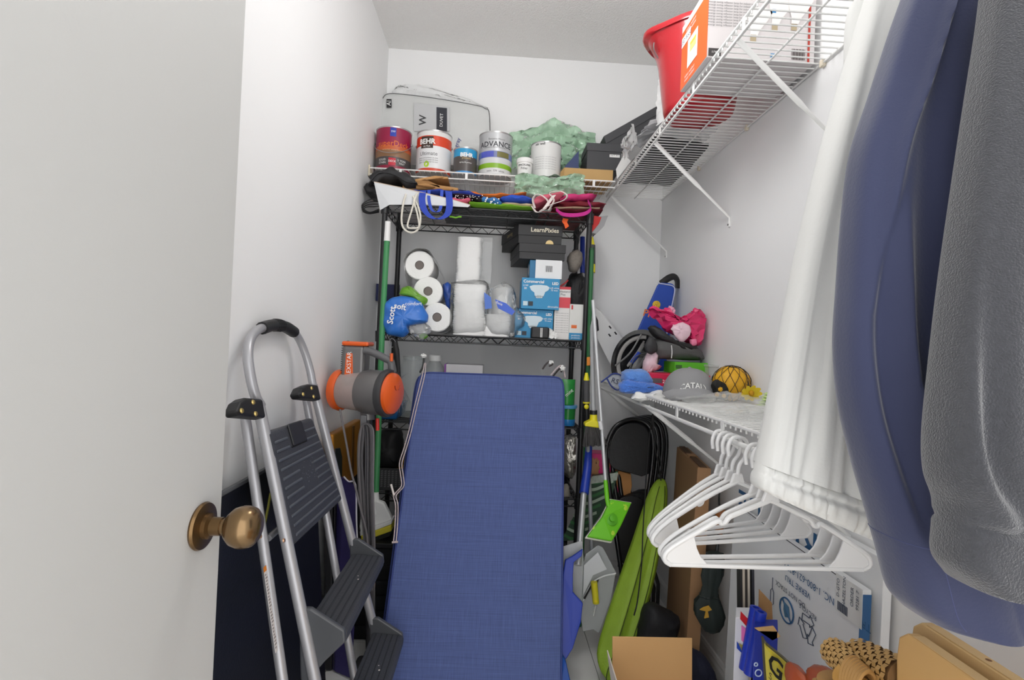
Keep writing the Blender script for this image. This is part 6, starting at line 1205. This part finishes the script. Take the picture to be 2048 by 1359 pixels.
def woven(a, b, r, name, rows_, seed):
    ax_ = (b - a).normalized(); u_ = ax_.orthogonal().normalized(); w_ = ax_.cross(u_); core = MB().tube([a, b], r * .86, 16).build(name, K(110, 78, 40, .8), T, smooth=True); cell = MB()
    L_ = (b - a).length; nl = int(L_ / .0115); nc = 14
    for i in range(nl):
        for k in range(nc):
            t0 = (k + .5 * (i % 2)) * 2 * math.pi / nc; t1 = t0 + 2 * math.pi / nc * .9; h0, h1 = i * L_ / nl, (i + .86) * L_ / nl
            pr = []
            for tt in (t0, (t0 + t1) / 2, t1):
                rad = r * (1.0 if tt != t0 and tt != t1 else .93); d = u_ * math.cos(tt) + w_ * math.sin(tt); pr.append(d * rad)
            cell.add([a + ax_ * h + p for h in (h0, h1) for p in pr] , [(0, 1, 4, 3), (1, 2, 5, 4)])
    o = cell.build('weave_strips', RT, core, smooth=True); o['kind'] = 'stuff'; return core
woven(P(1668, 1302, .93), P(1712, 1345, .86), .026, 'woven_arm', 0, 1); woven(P(1722, 1318, .92), P(1815, 1365, .80), .036, 'woven_arm', 0, 2)
for k in range(7): MB().tube(arc(P(1702 + k * 5, 1352 + k * 5, .85 - .005 * k), .03, 0, 190, 12, (.75, .3, .3), (-.2, 0, 1)), .004, 6).build('cane_binding', RT2, T, smooth=True)
MB().tube([P(1690, 1352, .87), P(1760, 1420, .78)], .022, 14).build('bamboo_pole', K(206, 156, 80, .4, var=.15), T, smooth=True)
for dx, dy in ((-.035, .03), (.035, .03), (.0, -.03)): MB().tube([(.67 + dx * 1.6, .90 + dy * 1.6, .002), (.67 + dx, .90 + dy, .6)], .011, 8).build('cane_leg', RT2, T, smooth=True)
MB().lathe([(0, .5), (.045, .5), (.055, .53), (.05, .61), (0, .61)], (.67, .90, .0), (0, 0, 1), 28).build('seat_ring', RT2, T, smooth=40)
PN = K(214, 178, 124, .45, var=.08, vs=5); PN2 = K(204, 162, 104, .45, var=.1, vs=5)
for X, lab, y1, zt in ((.672, 'pine board standing upright at bottom right, front one', .80, .775), (.712, 'pine board standing upright at bottom right, rear one', .82, .782)):
    T = thing('pine_board', lab, 'board', (X, .55, 0), 'pine boards at the bottom right')
    m = MB(); pr = [(y1 - .03, .002), (y1 - .0, zt - .05), (y1 - .004, zt - .015), (y1 - .02, zt), (.2, zt), (.2, .002)]
    m.prism([(X, y, z) for y, z in pr], (.02, 0, 0)); o = m.build('board', PN2 if X < .7 else PN, T, bevel=.003); MB().obox((X + .001, .22, zt), (.018, 0, 0), (0, y1 - .25, 0), (0, 0, .0008)).build('planed_edge', PN, T)
    if X > .7: MB().lathe([(0, 0), (.004, 0), (0, .0006)], (X + .012, .70, zt + .0008), (0, 0, 1), 10).build('knot', K(120, 76, 40, .6), T)
KC = K(198, 156, 104, .8, var=.05, vs=8); KC2 = K(186, 146, 98, .8, var=.05, vs=8); KI = K(216, 206, 194, .8)
a, b = P(1226, 1274, 1.45), P(1380, 1272, 1.45); fz = a.z - .16
T = thing('open_carton', 'open cardboard carton with raised flaps at the bottom centre', 'carton', ((a.x + b.x) / 2, 1.3, 0))
xa, xb, ya, yb = a.x + .004, b.x + .012, 1.17, 1.452
for nm, args in (('wall_panel', ((xa, yb - .004, .002), (xb - xa, 0, 0), (0, .004, 0), (0, 0, fz))), ('wall_panel', ((xa, ya, .002), (xb - xa, 0, 0), (0, .004, 0), (0, 0, fz))), ('wall_panel', ((xa, ya, .002), (.004, 0, 0), (0, yb - ya, 0), (0, 0, fz))), ('wall_panel', ((xb - .004, ya, .002), (.004, 0, 0), (0, yb - ya, 0), (0, 0, fz))), ('bottom_panel', ((xa, ya, .002), (xb - xa, 0, 0), (0, yb - ya, 0), (0, 0, .004))), ('back_flap', ((xa, yb - .004, fz), (xb - xa, 0, 0), (0, .004, 0), (-.006, .0, .163)))):
    MB().obox(*args).build(nm, KC, T, bevel=.0008, seg=1)
m = MB(); m.prism([(xa, yb - .01, fz), (xa, ya + .01, fz), (xa - .035, ya + .0, fz + .13), (xa - .025, yb - .02, fz + .135)], (.003, 0, 0)); m.build('side_flap', KI, T, bevel=.0008, seg=1)
m = MB(); m.prism([(xb, yb - .01, fz), (xb, ya + .01, fz), (xb + .085, ya + .03, fz + .085), (xb + .08, yb - .06, fz + .075)], (0, 0, -.004)); m.build('side_flap', KC, T, bevel=.0008, seg=1)
# ================================================================ white plastic hangers on the low rod
HW = K(228, 228, 228, .32, coat=.2, var=.01)
def hanger(label, Y, tilt, px_shift, yaw, shape=0):
    o = Vector((SX, Y, .995)); T = thing('clothes_hanger', label, 'hanger', o, 'white plastic hangers on the low rod')
    ca, sa = math.cos(yaw), math.sin(yaw); ct_, st = math.cos(tilt), math.sin(tilt)
    def H(a, b, c=0): x, z = a * ct_ - b * st, a * st + b * ct_; return o + Vector((x * ca - c * sa, x * sa + c * ca, z))
    hk = [(-.026, -.028), (-.028, -.006), (-.018, .012), (0, .0145), (.018, .008), (.0235, -.010), (.018, -.032), (.004, -.05), (.0, -.075)]
    MB().tube(smooth([H(*a) for a in hk], 5), .0046, 10).build('hook', HW, T, smooth=True)
    MB().prism([H(-.02, -.092, -.004), H(.02, -.092, -.004), H(.011, -.068, -.004), H(-.011, -.068, -.004)], H(0, 0, .008) - H(0, 0, 0)).build('neck', HW, T, bevel=.003)
    for s in (-1, 1):
        path = [(0, -.088), (s * .07, -.118), (s * .085, -.126), (s * .092, -.136), (s * .10, -.138), (s * .108, -.134), (s * .15, -.158), (s * .195, -.186), (s * .212, -.202), (s * .212, -.216), (s * .2, -.224)] if shape == 0 else [(0, -.088), (s * .06, -.112), (s * .12, -.142), (s * .18, -.176), (s * .208, -.2), (s * .212, -.214), (s * .2, -.224)]
        MB().tube(smooth([H(*a) for a in path], 4), .0052, 8).build('shoulder', HW, T, smooth=True)
        MB().prism([H(*a, -.002) for a in ((s * .125, -.221), (s * .200, -.221), (s * .21, -.212), (s * .207, -.2), (s * .19, -.185), (s * .155, -.166), (s * .148, -.19), (s * .14, -.206))], H(0, 0, .004) - H(0, 0, 0)).build('end_plate', HW, T, bevel=.001)
        if shape == 2: MB().tube(smooth([H(s * .075, -.122), H(s * .078, -.142), H(s * .09, -.147), H(s * .093, -.134)], 4), .003, 6).build('strap_hook', HW, T, smooth=True)
    MB().tube([H(-.2, -.2235), H(0, -.2245), H(.2, -.2235)], .0048, 8).build('trouser_bar', HW, T, smooth=True)
names = ['front-most white plastic hanger with notched shoulders', 'second white plastic hanger from the front, tilted slightly', 'third white plastic hanger from the front',
         'fourth white plastic hanger, first of the rear bunch', 'fifth white plastic hanger with hanging loop', 'sixth white plastic hanger in the rear bunch', 'rearmost white plastic hanger on the rod']
for i, (Y, t, yw, sh) in enumerate(((1.02, .0, .0, 0), (1.045, .01, .05, 0), (1.075, .0, .1, 1), (1.16, -.005, .22, 1), (1.19, .005, .26, 2), (1.22, 0, .3, 1), (1.25, .01, .36, 1))): hanger(names[i], Y, t, 0, yw, sh)
# ================================================================ garments on the high rod
def garment(name, label, cat, rows, thick, mat, seed, folds, nr=40, N=72):
    """rows: (left pixel, right pixel, distance); rounded cross sections with soft folds"""
    T = thing(name, label, cat, Vector((SX, rows[0][2], 2.0)))
    L_ = smooth([P(*r[0], r[2]) for r in rows], nr); Rr = smooth([P(*r[1], r[2]) for r in rows], nr); n = len(L_); rg = []
    for i in range(n):
        t = i / (n - 1); a, b = L_[i], Rr[i]; c = (a + b) / 2; hw = (b - a) / 2; fwd = Vector((-hw.y, hw.x, 0)); fwd = fwd.normalized() if fwd.length > 1e-6 else Vector((0, 1, 0))
        tk = thick(t) if callable(thick) else thick; ring = []
        for k in range(N):
            an = 2 * math.pi * k / N; ca, sa = math.cos(an), math.sin(an); rad = folds(an, t)
            ring.append(c + hw * math.copysign(abs(ca) ** .8, ca) - fwd * math.copysign(abs(sa) ** .7, sa) * (tk + rad))
        rg.append(ring)
    return T, rg
def hangerhook(T, y):
    MB().tube(smooth([(SX - .025, y, 1.955), (SX - .02, y, 1.985), (SX, y, 1.994), (SX + .018, y, 1.975), (SX + .002, y, 1.95), (SX, y, 1.93)], 5), .003, 8).build('hanger_hook', STEEL, T, smooth=True)
WJ = K(226, 226, 223, .75, var=.02, vs=6, bump=.12, bs=200, sheen=.1)
rows = [((1770, -170), (1850, -170), .93), ((1752, -80), (1845, -80), .93), ((1733, 0), (1838, 0), .92), ((1690, 150), (1815, 150), .91), ((1648, 300), (1805, 308), .90), ((1600, 500), (1800, 520), .89), ((1561, 700), (1800, 745), .88), ((1535, 840), (1800, 915), .875), ((1517, 925), (1795, 1022), .87)]
def fw(an, t):
    c_ = math.cos(an)
    v = .012 * nz(c_ * 1.6, t * 2.2, 3) * (1 - .5 * t) + .016 * t * nz(c_ * 2.6 + 2, t * 2.0, 8)
    v += t ** 5 * (.010 * nz(c_ * 9, t * 3, 21) + .006 * nz(c_ * 21, t * 4, 5)) - .022 * math.exp(-((c_ - .02 + .25 * (1 - t)) / .06) ** 2) * max(0, t - .72) * 3.4
    return v
T, rg = garment('white_jacket', 'white jacket sleeve with gathered elastic cuff hanging at right', 'jacket', rows, lambda t: .028 + .03 * t, WJ, 1, fw, nr=14, N=160)
MB().loft(rg).build('sleeve', WJ, T, smooth=80)
rc = [((1517, 925), (1795, 1022), .87), ((1513, 941), (1793, 1044), .868), ((1509, 955), (1790, 1062), .868), ((1509, 968), (1786, 1080), .869), ((1516, 976), (1775, 1090), .87)]
def fc(an, t):
    c_ = math.cos(an); g = nz(c_ * 10, t * .8, 4) * .7 + nz(c_ * 22, t * 1.2, 9) * .6
    return .009 * g + .004 * math.sin(math.pi * min(1, t * 1.15)) - .006 * (1 - t) ** 6 - .008 * math.exp(-((t - .24) / .07) ** 2)
_, rg2 = garment('tmp_', '', '', rc, .053, WJ, 2, fc, nr=6, N=220); bpy.data.objects.remove(_)
MB().loft(rg2).build('elastic_cuff', WJ, T, smooth=80); hangerhook(T, .93)
MB().tube(smooth([(SX - .01, .93, 1.935), (SX + .04, .93, 1.945), P(1805, -165, .93)], 5), .012, 8).build('hanger_arm', HW, T, smooth=True)
NVY = K(50, 56, 88, .8, var=.08, vs=8, bump=.12, bs=240, sheen=.35)
rows = [((1850, -140), (1985, -140), .70), ((1828, -50), (1990, -50), .70), ((1790, 60), (1990, 60), .69), ((1750, 185), (1990, 190), .68), ((1713, 300), (1990, 310), .675), ((1697, 430), (1995, 440), .67), ((1688, 570), (2000, 580), .665), ((1683, 690), (2005, 700), .66), ((1695, 810), (2010, 820), .655), ((1722, 920), (2025, 940), .65), ((1752, 1020), (2040, 1040), .645), ((1778, 1110), (2060, 1130), .64), ((1800, 1190), (2075, 1215), .64), ((1830, 1225), (2060, 1240), .64)]
def G_(x, s): return math.exp(-(x / s) ** 2)
def fn(an, t):
    c_ = math.cos(an) if math.sin(an) > 0 else 9; v = .012 * nz(math.cos(an) * 2.4, t * 1.8 + .3, 13)
    if c_ < 2:
        r1 = -.42 - .42 * max(0, (.42 - t)) * -1.0 - .55 * t; v += .020 * G_(c_ - (-.15 - 1.35 * t), .07) * max(0, 1 - t * 2.0) ** .5      # ridge running down to the elbow
        v += .016 * G_(c_ - (-.52 + .12 * t), .06) * math.sin(max(0, min(1, (t - .36) / .5)) * math.pi) - .020 * G_(c_ - (-.72 + .05 * t), .10) * math.sin(max(0, min(1, (t - .36) / .45)) * math.pi)
        v += .010 * G_(c_ - (.05 + .1 * t), .16) * math.sin(max(0, min(1, (t - .2) / .8)) * math.pi) - .018 * G_(c_ - .30, .14) * (.4 + .6 * t) - .004 * G_(c_ - (-.05 + .1 * t), .05) * (t > .55)
    return v
T, rg = garment('navy_jacket', 'navy blue jacket sleeve hanging in front of the white sleeve', 'jacket', rows, lambda t: .035 + .03 * t, NVY, 3, fn, nr=8, N=140)
MB().loft(rg).build('sleeve', NVY, T, smooth=80); hangerhook(T, .70)
i0 = int(len(rg) * .80); MB().tube([p for p in rg[i0]], .0007, 4, closed=True).build('hem_stitching', K(72, 78, 116, .8), T)
MB().tube([r_[len(r_) * 26 // 72] for r_ in rg[i0:-3]], .0006, 4).build('hem_stitching', K(72, 78, 116, .8), T)
MB().tube(smooth([(SX - .0, .70, 1.94), (SX + .0, .70, 1.90), P(1910, -120, .70)], 5), .012, 8).build('hanger_arm', HW, T, smooth=True)
GRF = K(60, 61, 66, .95, var=.3, vs=150, bump=.6, bs=520, sheen=.5)
rows = [((2000, -130), (2160, -130), .55), ((1985, -60), (2170, -60), .55), ((1972, 50), (2180, 50), .545), ((1950, 200), (2190, 200), .54), ((1925, 380), (2190, 380), .535), ((1900, 570), (2195, 570), .53), ((1882, 740), (2200, 740), .525), ((1871, 870), (2200, 880), .52), ((1874, 950), (2205, 970), .52), ((1892, 1006), (2208, 1030), .52), ((1892, 1060), (2210, 1085), .52), ((1892, 1120), (2212, 1150), .52), ((1925, 1165), (2200, 1190), .52)]
def fg(an, t):
    return .014 * nz(math.cos(an) * 2, t * 1.6, 23) - .02 * math.exp(-((an % 6.283 - 2.2 + (t - .6) * 1.6) / .2) ** 2) * math.exp(-((t - .62) / .16) ** 2) + .010 * math.exp(-((an % 6.283 - 2.5 + (t - .6) * 1.6) / .2) ** 2) * math.exp(-((t - .62) / .16) ** 2) - .008 * math.exp(-((t - .80) / .012) ** 2)
T, rg = garment('grey_fleece', 'dark grey fleece sleeve nearest the camera at right edge', 'fleece', rows, lambda t: .035 + .02 * t, GRF, 5, fg, nr=8)
MB().loft(rg).build('sleeve', GRF, T, smooth=80); hangerhook(T, .55)
MB().tube(smooth([(SX - .0, .55, 1.94), (SX + .0, .55, 1.88), P(2080, -110, .55)], 5), .012, 8).build('hanger_arm', HW, T, smooth=True)
# jacket bodies beside the sleeves, towards the wall
def torso(tname, Y, x0, mat, zb):
    T = [o for o in bpy.data.objects if o.name == tname][0]; rg = []
    for z, xa, xb, th in ((1.905, x0 + .02, x0 + .06, .008), (1.885, x0 + .0, x0 + .10, .022), (1.84, x0 - .005, x0 + .17, .032), (1.76, x0, .866, .04), (1.55, x0 + .01, .868, .042), (1.35, x0 + .008, .868, .044), (zb + .02, x0 + .01, .868, .046), (zb, x0 + .014, .864, .042)):
        xb = min(xb, .868); cx, hw = (xa + xb) / 2, (xb - xa) / 2
        rg.append([Vector((cx + hw * math.copysign(abs(math.cos(a)) ** .7, math.cos(a)), Y - math.copysign(abs(math.sin(a)) ** .7, math.sin(a)) * th * (1 + .35 * nz(math.cos(a) * 4, z * 2, Y * 9)), z)) for a in [2 * math.pi * k / 48 for k in range(48)]])
    MB().loft(rg).build('jacket_body', mat, T, smooth=80, sub=1)
torso('white_jacket', .95, .66, WJ, 1.13); torso('navy_jacket', .73, .69, NVY, 1.12); torso('grey_fleece', .565, .62, GRF, 1.1)
